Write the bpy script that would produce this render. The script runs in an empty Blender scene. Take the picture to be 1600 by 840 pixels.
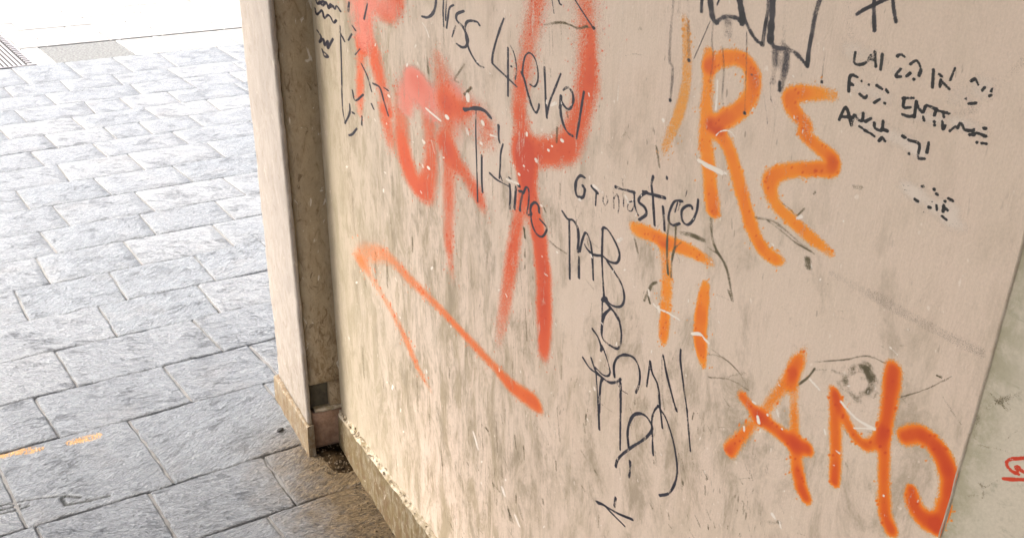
import bpy, bmesh, math, random
import numpy as np
from mathutils import Matrix, Vector

sc = bpy.context.scene
C = sc.collection
random.seed(7)
RNG = np.random.default_rng(11)

# ------------------------------------------------------------------ camera
FPX, PITCH, ROLL, YAW = 1667.327, 0.53753949, 0.02672413, 0.60321686
PCX, PCY, EYE = 816.73, 645.31, 1.5
_fw = np.array([0, math.cos(PITCH), -math.sin(PITCH)])
_rt = np.array([1.0, 0, 0])
_up = np.cross(_rt, _fw)
_c, _s = math.cos(ROLL), math.sin(ROLL)
_X, _U = _rt * _c + _up * _s, -_rt * _s + _up * _c
TH = YAW + math.radians(-97.6)          # direction of the wall on the ground
_M = np.array([[math.cos(TH), math.sin(TH), 0], [-math.sin(TH), math.cos(TH), 0], [0, 0, 1]])
AX, AU, AF = _M @ _X, _M @ _U, _M @ _fw
EYEP = np.array([0, 0, EYE])
cam = bpy.data.cameras.new('camera')
cam.sensor_fit = 'HORIZONTAL'
cam.sensor_width = 36
cam.lens = 36 * FPX / 1600
cam.shift_x = (800 - PCX) / 1600
cam.shift_y = (PCY - 420) / 1600
cam.clip_start, cam.clip_end = 0.02, 2000
camo = bpy.data.objects.new('camera', cam)
C.objects.link(camo)
camo.matrix_world = Matrix(((AX[0], AU[0], -AF[0], 0), (AX[1], AU[1], -AF[1], 0), (AX[2], AU[2], -AF[2], EYE), (0, 0, 0, 1)))
sc.camera = camo

# ------------------------------------------------------------------ light
SUN_EL, SUN_ROT = math.radians(52), math.radians(-165)
w = bpy.data.worlds.new('World')
sc.world = w
w.use_nodes = True
nt = w.node_tree
bg = nt.nodes['Background']
sky = nt.nodes.new('ShaderNodeTexSky')
sky.sky_type = 'NISHITA'
sky.sun_disc = False
sky.sun_elevation = SUN_EL
sky.sun_rotation = SUN_ROT
sky.air_density, sky.dust_density, sky.ozone_density = 0.8, 9.0, 0.3
nt.links.new(sky.outputs[0], bg.inputs[0])
bg.inputs[1].default_value = 0.13
sun = bpy.data.lights.new('sun', 'SUN')
sun.energy = 3.2
sun.angle = math.radians(40)
sun.color = (1.0, 0.975, 0.94)
suno = bpy.data.objects.new('sun', sun)
C.objects.link(suno)
# sun_rotation is measured clockwise from +Y
sd = Vector((math.sin(SUN_ROT) * math.cos(SUN_EL), math.cos(SUN_ROT) * math.cos(SUN_EL), math.sin(SUN_EL)))
suno.rotation_euler = sd.to_track_quat('Z', 'Y').to_euler()
suno.location = sd * 20
sc.view_settings.view_transform = 'Standard'
sc.view_settings.look = 'None'
sc.view_settings.gamma = 1
sc.view_settings.exposure = 1.8
sc.cycles.use_denoising = True
sc.cycles.transparent_max_bounces = 32
sc.cycles.max_bounces = 10

# ------------------------------------------------------------------ helpers
def ray(px, py):
    return ((px - PCX) / FPX) * AX - ((py - PCY) / FPX) * AU + AF
def on_z(px, py, z=0.0):
    d = ray(px, py); return EYEP + d * ((z - EYE) / d[2])
def on_y(px, py, Y):
    d = ray(px, py); return EYEP + d * (Y / d[1])
def on_x(px, py, X):
    d = ray(px, py); return EYEP + d * (X / d[0])
UD = np.array([math.cos(YAW - TH), math.sin(YAW - TH)])       # along the paving courses
VD = np.array([-UD[1], UD[0]])                                # along the cross joints, away from the camera
def uv2w(u, v):
    return EYE * (u * UD + v * VD)
def w2uv(p):
    p = np.asarray(p)[:2]; return float(p @ UD) / EYE, float(p @ VD) / EYE

def link(o, parent=None):
    C.objects.link(o)
    if parent is not None:
        o.parent = parent
        o.matrix_parent_inverse = Matrix.Translation(-Vector(parent.location))
    return o
def tag(o, label=None, cat=None, group=None, kind=None):
    if label: o['label'] = label
    if cat: o['category'] = cat
    if group: o['group'] = group
    if kind: o['kind'] = kind
    return o
def empty(name, loc):
    o = bpy.data.objects.new(name, None)
    o.empty_display_size = 0.1
    o.location = loc
    return link(o)
def mesh_obj(name, V, F, mat, parent=None, smooth=False, attrs=None):
    me = bpy.data.meshes.new(name)
    V = np.asarray(V, dtype=np.float32)
    if isinstance(F, np.ndarray):
        n, k = F.shape
        me.vertices.add(len(V)); me.vertices.foreach_set('co', V.ravel())
        me.loops.add(n * k); me.loops.foreach_set('vertex_index', F.astype(np.int32).ravel())
        me.polygons.add(n); me.polygons.foreach_set('loop_start', np.arange(0, n * k, k, dtype=np.int32))
        me.polygons.foreach_set('loop_total', np.full(n, k, dtype=np.int32))
        me.update(calc_edges=True)
    else:
        me.from_pydata([tuple(v) for v in V], [], F)
    if attrs:
        for nme, a in attrs.items():
            at = me.attributes.new(nme, 'FLOAT', 'POINT')
            at.data.foreach_set('value', np.asarray(a, dtype=np.float32))
    if smooth:
        me.polygons.foreach_set('use_smooth', np.ones(len(me.polygons), dtype=bool))
    me.materials.append(mat)
    me.validate()
    o = bpy.data.objects.new(name, me)
    return link(o, parent)

# lattice value noise
_LAT = RNG.random((64, 64, 16)).astype(np.float32)
def vnoise(x, y, z=0.0):
    x = np.asarray(x, float); y = np.asarray(y, float); z = np.zeros_like(x) + z
    xi, yi, zi = np.floor(x).astype(int), np.floor(y).astype(int), np.floor(z).astype(int)
    fx, fy, fz = x - xi, y - yi, z - zi
    fx, fy, fz = [t * t * (3 - 2 * t) for t in (fx, fy, fz)]
    r = 0
    for a in (0, 1):
        for b in (0, 1):
            for c in (0, 1):
                wgt = (fx if a else 1 - fx) * (fy if b else 1 - fy) * (fz if c else 1 - fz)
                r = r + wgt * _LAT[(xi + a) % 64, (yi + b) % 64, (zi + c) % 16]
    return r
def fbm(x, y, z=0.0, o=4):
    r = 0; a = .5
    for i in range(o):
        r = r + a * vnoise(x * 2 ** i, y * 2 ** i, z + i * 3.1); a *= .5
    return r / (1 - .5 ** o)

# ------------------------------------------------------------------ materials
class NT:
    def __init__(s, name):
        s.m = bpy.data.materials.new(name); s.m.use_nodes = True
        s.t = s.m.node_tree; s.b = s.t.nodes['Principled BSDF']; s.out = s.t.nodes['Material Output']
    def n(s, typ, **kw):
        x = s.t.nodes.new('ShaderNode' + typ)
        for k, v in kw.items(): setattr(x, k, v)
        return x
    def lk(s, a, b): s.t.links.new(a, b)
    def setin(s, sock, v):
        if hasattr(v, 'links') or hasattr(v, 'is_linked'): s.lk(v, sock)
        else: sock.default_value = v
    def geo(s): return s.n('NewGeometry').outputs['Position']
    def mapped(s, scale, rot=(0, 0, 0), loc=(0, 0, 0), src=None):
        m = s.n('Mapping'); s.lk(src if src is not None else s.geo(), m.inputs[0])
        m.inputs['Scale'].default_value = scale; m.inputs['Rotation'].default_value = rot; m.inputs['Location'].default_value = loc
        return m.outputs[0]
    def noise(s, vec, scale=1, detail=4, rough=.55, dist=0.0):
        x = s.n('TexNoise'); s.lk(vec, x.inputs['Vector'])
        x.inputs['Scale'].default_value = scale; x.inputs['Detail'].default_value = detail
        x.inputs['Roughness'].default_value = rough; x.inputs['Distortion'].default_value = dist
        return x.outputs['Fac']
    def vor(s, vec, scale=1, feature='F1'):
        x = s.n('TexVoronoi', feature=feature); s.lk(vec, x.inputs['Vector']); x.inputs['Scale'].default_value = scale
        return x
    def ramp(s, v, a, b, lo=0.0, hi=1.0):
        x = s.n('MapRange', interpolation_type='SMOOTHSTEP'); s.setin(x.inputs[0], v)
        x.inputs[1].default_value = a; x.inputs[2].default_value = b; x.inputs[3].default_value = lo; x.inputs[4].default_value = hi
        return x.outputs[0]
    def cramp(s, v, stops):
        x = s.n('ValToRGB'); s.setin(x.inputs[0], v)
        e = x.color_ramp.elements
        while len(e) < len(stops): e.new(.5)
        for q, (p, c) in zip(e, stops): q.position = p; q.color = (*c, 1)
        return x.outputs[0]
    def math(s, op, a, b=0.0, c=None):
        x = s.n('Math', operation=op); s.setin(x.inputs[0], a); s.setin(x.inputs[1], b)
        if c is not None: s.setin(x.inputs[2], c)
        return x.outputs[0]
    def mix(s, f, a, b, mode='MIX'):
        x = s.n('Mix', data_type='RGBA', blend_type=mode)
        s.setin(x.inputs[0], f)
        s.setin(x.inputs[6], (*a, 1) if isinstance(a, tuple) else a); s.setin(x.inputs[7], (*b, 1) if isinstance(b, tuple) else b)
        return x.outputs[2]
    def attr(s, name): return s.n('Attribute', attribute_name=name).outputs['Fac']
    def xyz(s):
        x = s.n('SeparateXYZ'); s.lk(s.geo(), x.inputs[0]); return x.outputs
    def bump(s, h, strength=.3, dist=.002, base=None):
        x = s.n('Bump'); s.setin(x.inputs['Height'], h); x.inputs['Strength'].default_value = strength; x.inputs['Distance'].default_value = dist
        if base is not None: s.lk(base, x.inputs['Normal'])
        return x.outputs[0]
    def done(s, col, rough=.7, normal=None, alpha=None, spec=.5):
        s.setin(s.b.inputs['Base Color'], (*col, 1) if isinstance(col, tuple) else col)
        s.setin(s.b.inputs['Roughness'], rough)
        s.b.inputs['Specular IOR Level'].default_value = spec
        if normal is not None: s.lk(normal, s.b.inputs['Normal'])
        if alpha is not None: s.setin(s.b.inputs['Alpha'], alpha)
        return s.m

def mat_panel(name, base, warm, clean_right=True):
    t = NT(name)
    X, Y, Z = t.xyz()
    # vertical run-down streaks, coarse and fine
    st1 = t.noise(t.mapped((26, 26, 2.2)), 1, 5, .6, .4)
    st2 = t.noise(t.mapped((95, 95, 7)), 1, 4, .65, .6)
    st3 = t.noise(t.mapped((230, 230, 20), loc=(3, 1, 2)), 1, 3, .6)
    blot = t.noise(t.mapped((4.5, 4.5, 4.5)), 1, 5, .6)
    mott = t.noise(t.mapped((14, 14, 14), loc=(2, 2, 5)), 1, 5, .65)
    # how grimy: near the far corner and low down more, to the right less
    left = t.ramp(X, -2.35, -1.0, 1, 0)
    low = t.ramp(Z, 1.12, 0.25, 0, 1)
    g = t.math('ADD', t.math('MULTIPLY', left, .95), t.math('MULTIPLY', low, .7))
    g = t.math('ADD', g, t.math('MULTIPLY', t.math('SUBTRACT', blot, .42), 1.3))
    col = t.mix(t.ramp(mott, .3, .7), base, warm)
    # warm pink patches
    col = t.mix(t.math('MULTIPLY', t.ramp(blot, .5, .72), .3), col, (.68, .52, .41))
    cloud = t.noise(t.mapped((19, 19, 8), loc=(7, 1, 3)), 1, 7, .72, .9)
    cloud2 = t.noise(t.mapped((60, 60, 38), loc=(1, 8, 3)), 1, 6, .72, 1.1)
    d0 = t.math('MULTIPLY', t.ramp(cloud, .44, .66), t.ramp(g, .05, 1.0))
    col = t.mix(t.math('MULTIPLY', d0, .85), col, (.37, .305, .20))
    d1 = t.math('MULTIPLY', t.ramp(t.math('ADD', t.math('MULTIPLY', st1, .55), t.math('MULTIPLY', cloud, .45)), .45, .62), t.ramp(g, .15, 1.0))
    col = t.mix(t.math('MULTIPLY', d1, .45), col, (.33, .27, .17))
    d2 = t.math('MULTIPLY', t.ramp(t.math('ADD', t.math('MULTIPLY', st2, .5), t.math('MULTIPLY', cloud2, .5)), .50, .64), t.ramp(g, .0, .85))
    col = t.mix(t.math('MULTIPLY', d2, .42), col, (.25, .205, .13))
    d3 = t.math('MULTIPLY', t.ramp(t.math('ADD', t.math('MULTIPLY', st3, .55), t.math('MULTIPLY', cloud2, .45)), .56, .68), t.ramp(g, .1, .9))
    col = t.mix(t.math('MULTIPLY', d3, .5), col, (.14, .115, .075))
    # yellow green grime tint by the corner, painted darker to stand in for shade
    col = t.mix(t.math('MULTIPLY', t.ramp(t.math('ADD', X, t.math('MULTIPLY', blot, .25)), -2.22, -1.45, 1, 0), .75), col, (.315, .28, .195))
    # greyish smudges lower right
    sm = t.noise(t.mapped((16, 16, 9), rot=(0, .5, 0)), 1, 7, .74, .35)
    smk = t.math('MULTIPLY', t.ramp(sm, .47, .68), t.ramp(Z, 1.30, .95, .2, 1))
    col = t.mix(t.math('MULTIPLY', smk, .7), col, (.26, .215, .14))
    # tiny ticks and pits
    tick = t.noise(t.mapped((170, 170, 60), rot=(0, .35, 0)), 1, 2, .5)
    tk = t.math('MULTIPLY', t.ramp(tick, .69, .75), t.ramp(blot, .42, .6))
    col = t.mix(t.math('MULTIPLY', tk, .55), col, (.13, .105, .07))
    wt = t.noise(t.mapped((120, 120, 75), loc=(9, 4, 7)), 1, 2, .5)
    col = t.mix(t.math('MULTIPLY', t.ramp(wt, .735, .77), .7), col, (.78, .70, .6))
    # fine grain
    gr = t.noise(t.mapped((420, 420, 420)), 1, 3, .6)
    col = t.mix(t.ramp(gr, .2, .8, 0, .22), col, (.30, .25, .19))
    hgt = t.math('ADD', t.math('MULTIPLY', mott, .7), t.math('MULTIPLY', st2, .5))
    hgt = t.math('ADD', hgt, t.math('MULTIPLY', gr, .08))
    hgt = t.math('ADD', hgt, t.math('MULTIPLY', cloud2, .5))
    nrm = t.bump(hgt, .45, .004)
    return t.done(col, t.ramp(blot, .3, .7, .42, .6), nrm, spec=.4)

def mat_green():
    t = NT('grey_green_paint')
    blot = t.noise(t.mapped((7, 7, 7)), 1, 6, .65)
    mott = t.noise(t.mapped((38, 38, 38)), 1, 5, .7)
    col = t.mix(t.ramp(blot, .3, .7), (.55, .51, .405), (.60, .54, .43))
    d = t.noise(t.mapped((22, 22, 40), rot=(0, .8, 0)), 1, 6, .75, 1.5)
    col = t.mix(t.ramp(d, .54, .72, 0, .6), col, (.27, .265, .19))
    X, Y, Z = t.xyz()
    col = t.mix(t.math('MULTIPLY', t.ramp(X, -.485, -.44, 1, 0), t.ramp(mott, .35, .65, 0, .7)), col, (.29, .275, .17))
    gr = t.noise(t.mapped((300, 300, 300)), 1, 3, .6)
    col = t.mix(t.ramp(gr, .3, .8, 0, .25), col, (.3, .28, .2))
    return t.done(col, .6, t.bump(t.math('ADD', mott, t.math('MULTIPLY', gr, .3)), .3, .003), spec=.4)

def mat_post(name, base, dirt, amount, white=.5, spot=.8):
    t = NT(name)
    blot = t.noise(t.mapped((18, 18, 11)), 1, 6, .65, .8)
    st = t.noise(t.mapped((58, 58, 24)), 1, 6, .7, 1.2)
    col = t.mix(t.ramp(blot, .3, .7), base, tuple(c * .8 for c in base))
    X, Y, Z = t.xyz()
    lowd = t.ramp(Z, .55, .02, 0, .35)
    col = t.mix(t.math('MULTIPLY', t.ramp(t.math('ADD', st, t.math('MULTIPLY', lowd, .4)), .46, .72), amount), col, dirt)
    sp = t.noise(t.mapped((42, 42, 30), loc=(1, 7, 3)), 1, 6, .72, .8)
    col = t.mix(t.ramp(t.math('ADD', sp, t.math('MULTIPLY', lowd, .22)), .57, .68, 0, spot), col, (.12, .075, .038))
    wh = t.noise(t.mapped((60, 60, 28), loc=(5, 2, 9)), 1, 3, .6, 1.0)
    col = t.mix(t.ramp(wh, .655, .70, 0, white), col, (.66, .60, .5))
    gr = t.noise(t.mapped((330, 330, 330)), 1, 3, .6)
    col = t.mix(t.ramp(gr, .3, .8, 0, .25), col, dirt)
    h = t.math('ADD', t.math('MULTIPLY', blot, .8), t.math('ADD', t.math('MULTIPLY', sp, .5), t.math('MULTIPLY', gr, .15)))
    return t.done(col, .62, t.bump(h, .5, .005), spec=.35)

def mat_slab():
    t = NT('split_stone')
    info = t.n('ObjectInfo')
    rnd = info.outputs['Random']
    off = t.n('CombineXYZ'); t.lk(t.math('MULTIPLY', rnd, 37.0), off.inputs[0]); t.lk(t.math('MULTIPLY', rnd, 91.0), off.inputs[1])
    va = t.n('VectorMath', operation='ADD'); t.lk(t.geo(), va.inputs[0]); t.lk(off.outputs[0], va.inputs[1])
    P = va.outputs[0]
    # cleft ripples run roughly along the courses (world Y) with a per-slab turn
    rot = t.n('VectorRotate', rotation_type='Z_AXIS'); t.lk(P, rot.inputs['Vector'])
    t.lk(t.ramp(rnd, 0, 1, -.55, .45), rot.inputs['Angle'])
    rp = rot.outputs[0]
    rip = t.noise(t.mapped((52, 15, 30), src=rp), 1, 7, .66, 2.0)
    rip2 = t.noise(t.mapped((150, 60, 90), src=rp), 1, 5, .68, 1.6)
    gr = t.noise(t.mapped((520, 380, 300), src=P), 1, 2, .6)
    blot = t.noise(t.mapped((5, 5, 5), src=P), 1, 4, .6)
    col = t.cramp(rnd, [(0, (.268, .295, .316)), (.5, (.298, .322, .341)), (.8, (.282, .307, .328)), (1, (.318, .338, .352))])
    col = t.mix(t.ramp(rip, .35, .62, .32, 0), col, (.20, .205, .218))
    col = t.mix(t.ramp(rip2, .38, .56, .7, 0), col, (.11, .117, .13))
    col = t.mix(t.ramp(rip2, .56, .72, 0, .5), col, (.50, .51, .51))
    # cleft lines where the stone split
    cl = t.noise(t.mapped((24, 6.5, 12), src=rp, loc=(3, 9, 1)), 1, 6, .62, 1.4)
    clm = t.noise(t.mapped((9, 9, 9), src=P, loc=(5, 5, 5)), 1, 3, .6)
    cleft = t.math('MULTIPLY', t.ramp(t.math('ABSOLUTE', t.math('SUBTRACT', cl, .5)), 0, .022, 1, 0), t.ramp(clm, .46, .62))
    col = t.mix(t.math('MULTIPLY', cleft, .5), col, (.075, .08, .09))
    col = t.mix(t.ramp(gr, .55, .70, 0, .45), col, (.11, .115, .125))
    col = t.mix(t.ramp(blot, .5, .75, 0, .3), col, (.33, .325, .32))
    # brown grime that gathers along the foot of the wall
    X, Y, Z = t.xyz()
    dn = t.noise(t.mapped((17, 17, 17)), 1, 5, .65)
    edge = t.math('ADD', t.math('SUBTRACT', .64, Y), t.math('MULTIPLY', t.math('SUBTRACT', .5, dn), .22))
    nearw = t.math('MULTIPLY', t.ramp(edge, .05, .30, 1, 0), t.ramp(X, -2.52, -2.25, 0, 1))
    col = t.mix(t.math('MULTIPLY', nearw, .95), col, t.mix(t.ramp(rip2, .35, .65), (.05, .032, .012), (.25, .17, .075)))
    pnt = t.attr('paint')
    pn = t.noise(t.mapped((60, 260, 100), rot=(0, 0, .2)), 1, 3, .6)
    pk = t.ramp(t.math('MULTIPLY', pnt, t.ramp(pn, .40, .56, 0, 1.4)), .1, .6, 0, .9)
    col = t.mix(pk, col, t.mix(t.ramp(pn, .62, .66), (.62, .33, .10), (.75, .68, .58)))
    dk = t.attr('crack')
    col = t.mix(t.ramp(t.math('MULTIPLY', dk, t.ramp(rip2, .3, .6, .5, 1.2)), .2, .7), col, (.055, .06, .06))
    h = t.math('ADD', t.math('MULTIPLY', rip, 1.0), t.math('ADD', t.math('MULTIPLY', rip2, .55), t.math('MULTIPLY', gr, .12)))
    h = t.math('SUBTRACT', h, t.math('MULTIPLY', cleft, .5))
    nrm = t.bump(h, 1.0, .018)
    return t.done(col, t.ramp(rip2, .3, .7, .52, .34), nrm, spec=.5)

def mat_simple(name, col, var, scale, rough=.8, bump=.4, spec=.4, dist=.004):
    t = NT(name)
    a = t.noise(t.mapped((scale,) * 3), 1, 5, .65)
    b = t.noise(t.mapped((scale * 9,) * 3), 1, 3, .6)
    c = t.mix(t.ramp(a, .3, .7), col, var)
    c = t.mix(t.ramp(b, .5, .75, 0, .4), c, tuple(x * .6 for x in var))
    return t.done(c, rough, t.bump(t.math('ADD', a, t.math('MULTIPLY', b, .4)), bump, dist), spec=spec)

def mat_paint(name, stops, lo=.04, hi=.72, grain=.25, wear=.35, streak=True, rough=.5, speck=1800.0):
    """Paint laid on the wall: 'dens' is how thick the paint lies at a point."""
    t = NT(name)
    d = t.attr('dens')
    n1 = t.noise(t.mapped((520, 520, 520)), 1, 2, .6)
    n2 = t.noise(t.mapped((34, 34, 6) if streak else (40, 40, 40)), 1, 5, .65, .4)
    n3 = t.noise(t.mapped((110, 110, 40), loc=(4, 4, 4)), 1, 3, .6)
    dd = t.math('ADD', d, t.math('MULTIPLY', t.math('SUBTRACT', n1, .5), grain))
    a = t.ramp(dd, lo, hi)
    wr = t.ramp(t.math('ADD', t.math('MULTIPLY', n2, .6), t.math('MULTIPLY', n3, .4)), .52, .66, 0, wear)
    a = t.math('MULTIPLY', a, t.math('SUBTRACT', 1.0, wr))
    a = t.math('MULTIPLY', a, t.ramp(d, 0.0, .06))
    # the film is made of fine opaque specks: thin paint is few specks, not a glassy layer
    vr = t.vor(t.geo(), speck)
    sp = t.n('SeparateColor'); t.lk(vr.outputs['Color'], sp.inputs[0])
    a = t.ramp(t.math('SUBTRACT', t.math('MULTIPLY_ADD', a, 1.2, -.1), sp.outputs[0]), -.1, .1)
    col = t.cramp(t.math('ADD', t.math('MULTIPLY', d, .8), t.math('MULTIPLY', t.math('SUBTRACT', n2, .5), .25)), stops)
    return t.done(col, rough, None, a, spec=.35)

M = {}
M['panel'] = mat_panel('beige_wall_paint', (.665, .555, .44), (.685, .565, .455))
M['green'] = mat_green()
M['post_front'] = mat_post('post_paint', (.37, .33, .29), (.24, .205, .16), .6, .3, .3)
M['post_side'] = mat_post('post_side_paint', (.40, .32, .205), (.17, .11, .05), .75, .8)
M['plinth'] = mat_post('plinth_render', (.25, .225, .18), (.17, .125, .07), 1.0, .6)
M['skirt'] = mat_post('skirting_render', (.29, .255, .185), (.13, .095, .042), 1.0, .8)
M['ledge'] = mat_simple('crumbling_plaster', (.50, .44, .35), (.20, .16, .09), 34, .95, .5, .1)
M['pink'] = mat_simple('pink_render', (.34, .22, .15), (.20, .12, .075), 40, .85, .6)
M['darkpatch'] = mat_simple('dark_old_mortar', (.10, .09, .06), (.06, .05, .035), 60, .9, .8)
M['dirt'] = mat_simple('black_damp_dirt', (.010, .0075, .005), (.045, .030, .016), 55, 1.0, 1.0, .0, .008)
M['slab'] = mat_slab()
M['bed'] = mat_simple('joint_bed', (.055, .054, .056), (.09, .088, .086), 60, .95, .7)
M['mortar'] = mat_simple('joint_mortar', (.17, .168, .162), (.11, .108, .105), 45, .9, .7)
M['street'] = mat_simple('pale_street_stone', (.25, .248, .242), (.19, .188, .182), 9, .8, .4)
M['kerbstone'] = mat_simple('pale_border_stone', (.36, .357, .35), (.31, .307, .30), 12, .75, .4)
M['greyslab'] = mat_simple('grey_street_stone', (.21, .21, .20), (.18, .18, .172), 14, .8, .5)
M['pebble'] = mat_simple('pebbled_slab', (.075, .08, .08), (.20, .205, .20), 70, .8, 1.0, dist=.01)
M['steel'] = mat_simple('dull_steel', (.26, .25, .255), (.20, .195, .20), 20, .5, .2)
M['pit'] = mat_simple('drain_pit', (.03, .03, .03), (.02, .02, .02), 20, .9, .3)
M['ceiling'] = mat_simple('ceiling_plaster', (.42, .39, .35), (.36, .33, .29), 6, .9, .2)
M['stone'] = mat_simple('pebble_stone', (.03, .03, .03), (.05, .05, .045), 30, .8, .4)

ORANGE = [(0.0, (.82, .42, .06)), (.35, (.82, .32, .028)), (.62, (.79, .22, .016)), (.86, (.67, .12, .012)), (1, (.58, .08, .012))]
DEEP = [(0.0, (.80, .42, .06)), (.3, (.81, .31, .025)), (.5, (.76, .19, .015)), (.74, (.64, .095, .012)), (1, (.55, .058, .012))]
WEDGE = [(0.0, (.74, .36, .18)), (.35, (.74, .24, .07)), (.7, (.68, .13, .025)), (1, (.60, .085, .016))]
PALE_O = [(0.0, (.72, .38, .12)), (.5, (.72, .32, .06)), (1, (.70, .22, .03))]
RED = [(0.0, (.72, .36, .22)), (.3, (.72, .215, .10)), (.6, (.68, .12, .035)), (.9, (.58, .075, .022)), (1, (.54, .06, .018))]
PINK = [(0.0, (.74, .37, .28)), (.5, (.73, .26, .19)), (1, (.69, .18, .12))]
M['orange'] = mat_paint('orange_spray_paint', ORANGE)
M['deep'] = mat_paint('red_orange_spray_paint', DEEP)
M['wedge'] = mat_paint('thin_orange_red_spray_paint', WEDGE, .03, .95, .3, .45)
M['pale_orange'] = mat_paint('worn_orange_spray_paint', PALE_O, .05, .85, .3, .55)
M['red'] = mat_paint('faded_red_spray_paint', RED, .03, 1.05, .3, .62)
M['pink_spray'] = mat_paint('pink_red_spray_paint', PINK, .02, .95, .3, .5)
INK = [(0, (.05, .05, .065)), (1, (.018, .018, .03))]
M['ink'] = mat_paint('blue_black_marker', INK, .18, .85, .35, .75, False)
M['thick_ink'] = mat_paint('grey_black_marker', [(0, (.13, .12, .12)), (.6, (.06, .055, .06)), (1, (.02, .02, .022))], .02, .95, .2, .35, speck=3200)
M['black_ink'] = mat_paint('black_marker', [(0, (.06, .06, .06)), (1, (.018, .018, .018))], .2, .8, .35, .4, False)
M['red_ink'] = mat_paint('red_marker', [(0, (.6, .08, .03)), (1, (.55, .05, .02))], .2, .6, .2, .2, False)
M['scuff'] = mat_paint('olive_grime', [(0, (.20, .17, .10)), (1, (.10, .085, .05))], .05, 1.15, .5, .4, False, .8, speck=3200)
M['grey_scuff'] = mat_paint('grey_smear', [(0, (.32, .27, .22)), (1, (.29, .245, .20))], .0, 1.9, .25, .7, False, .8, speck=3200)
M['chip'] = mat_paint('bare_white_plaster', [(0, (.72, .66, .57)), (1, (.76, .71, .63))], .2, .8, .6, .5, False, .85)
M['smear'] = mat_paint('pale_eraser_smear', [(0, (.60, .51, .42)), (1, (.66, .58, .49))], .0, 1.7, .5, .4, False, .8, speck=3200)

# ------------------------------------------------------------------ ground
GATE_V = 4.54
ROWS = [0.10, .30, .47, .64, .81, .985, 1.16, 1.335, 1.495, 1.735, 1.899, 2.071, 2.238, 2.411, 2.584, 2.747, 2.922, 3.093, 3.269, 3.429, 3.586, 3.752, 3.925, 4.09, 4.262, 4.54]
JOINTS = {4.09: [.825], 3.925: [.736, 1.03], 3.752: [.602, .824, .945, 1.114], 3.586: [.743, .516, .983, 1.196], 3.429: [.62, .801, .913, 1.078],
          3.269: [.725, .546], 3.093: [.579, .785], 2.922: [.432, .866], 2.747: [.489, .637, .704, .953], 2.584: [.419, .66, .863],
          2.411: [.573, .368, .797], 2.238: [.285, .489, .688], 2.071: [.42, .638], 1.899: [.294, .574], 1.735: [.22, .456],
          1.495: [.342], 1.335: [.131, .302], 1.16: [.44]}
# two measured joints of 2.747..2.922 belong to neighbouring courses
JOINTS[2.747] = [.489, .704, .953]
pavement = mesh_obj('pavement', [(-60, -60, -.012), (60, -60, -.012), (60, 60, -.012), (-60, 60, -.012)], [(0, 1, 2, 3)], M['bed'])
tag(pavement, kind='structure')

def px_strokes_on(V, strokes, plane):
    """thickness of painted / cracked strokes (given as image points) at ground points V"""
    d = np.zeros(len(V))
    for pts, r in strokes:
        w_ = [plane(*p)[:2] for p in pts]
        for a, b in zip(w_[:-1], w_[1:]):
            ab = b - a; t = np.clip(((V[:, :2] - a) @ ab) / (ab @ ab), 0, 1)
            dist = np.linalg.norm(V[:, :2] - (a + t[:, None] * ab), axis=1)
            d = np.maximum(d, np.clip(1.3 - dist / r, 0, 1))
    return d
STAINS = [([(-10, 716), (20, 706), (48, 702)], .015), ([(112, 690), (150, 680)], .015), ([(60, 701), (66, 699)], .006)]
CRACKS = [([(-10, 790), (30, 782), (65, 776), (100, 774), (125, 776)], .005), ([(95, 776), (102, 787), (140, 780), (170, 773)], .0055),
          ([(-10, 803), (20, 797), (45, 788)], .0045), ([(0, 795), (30, 788)], .007)]
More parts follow.
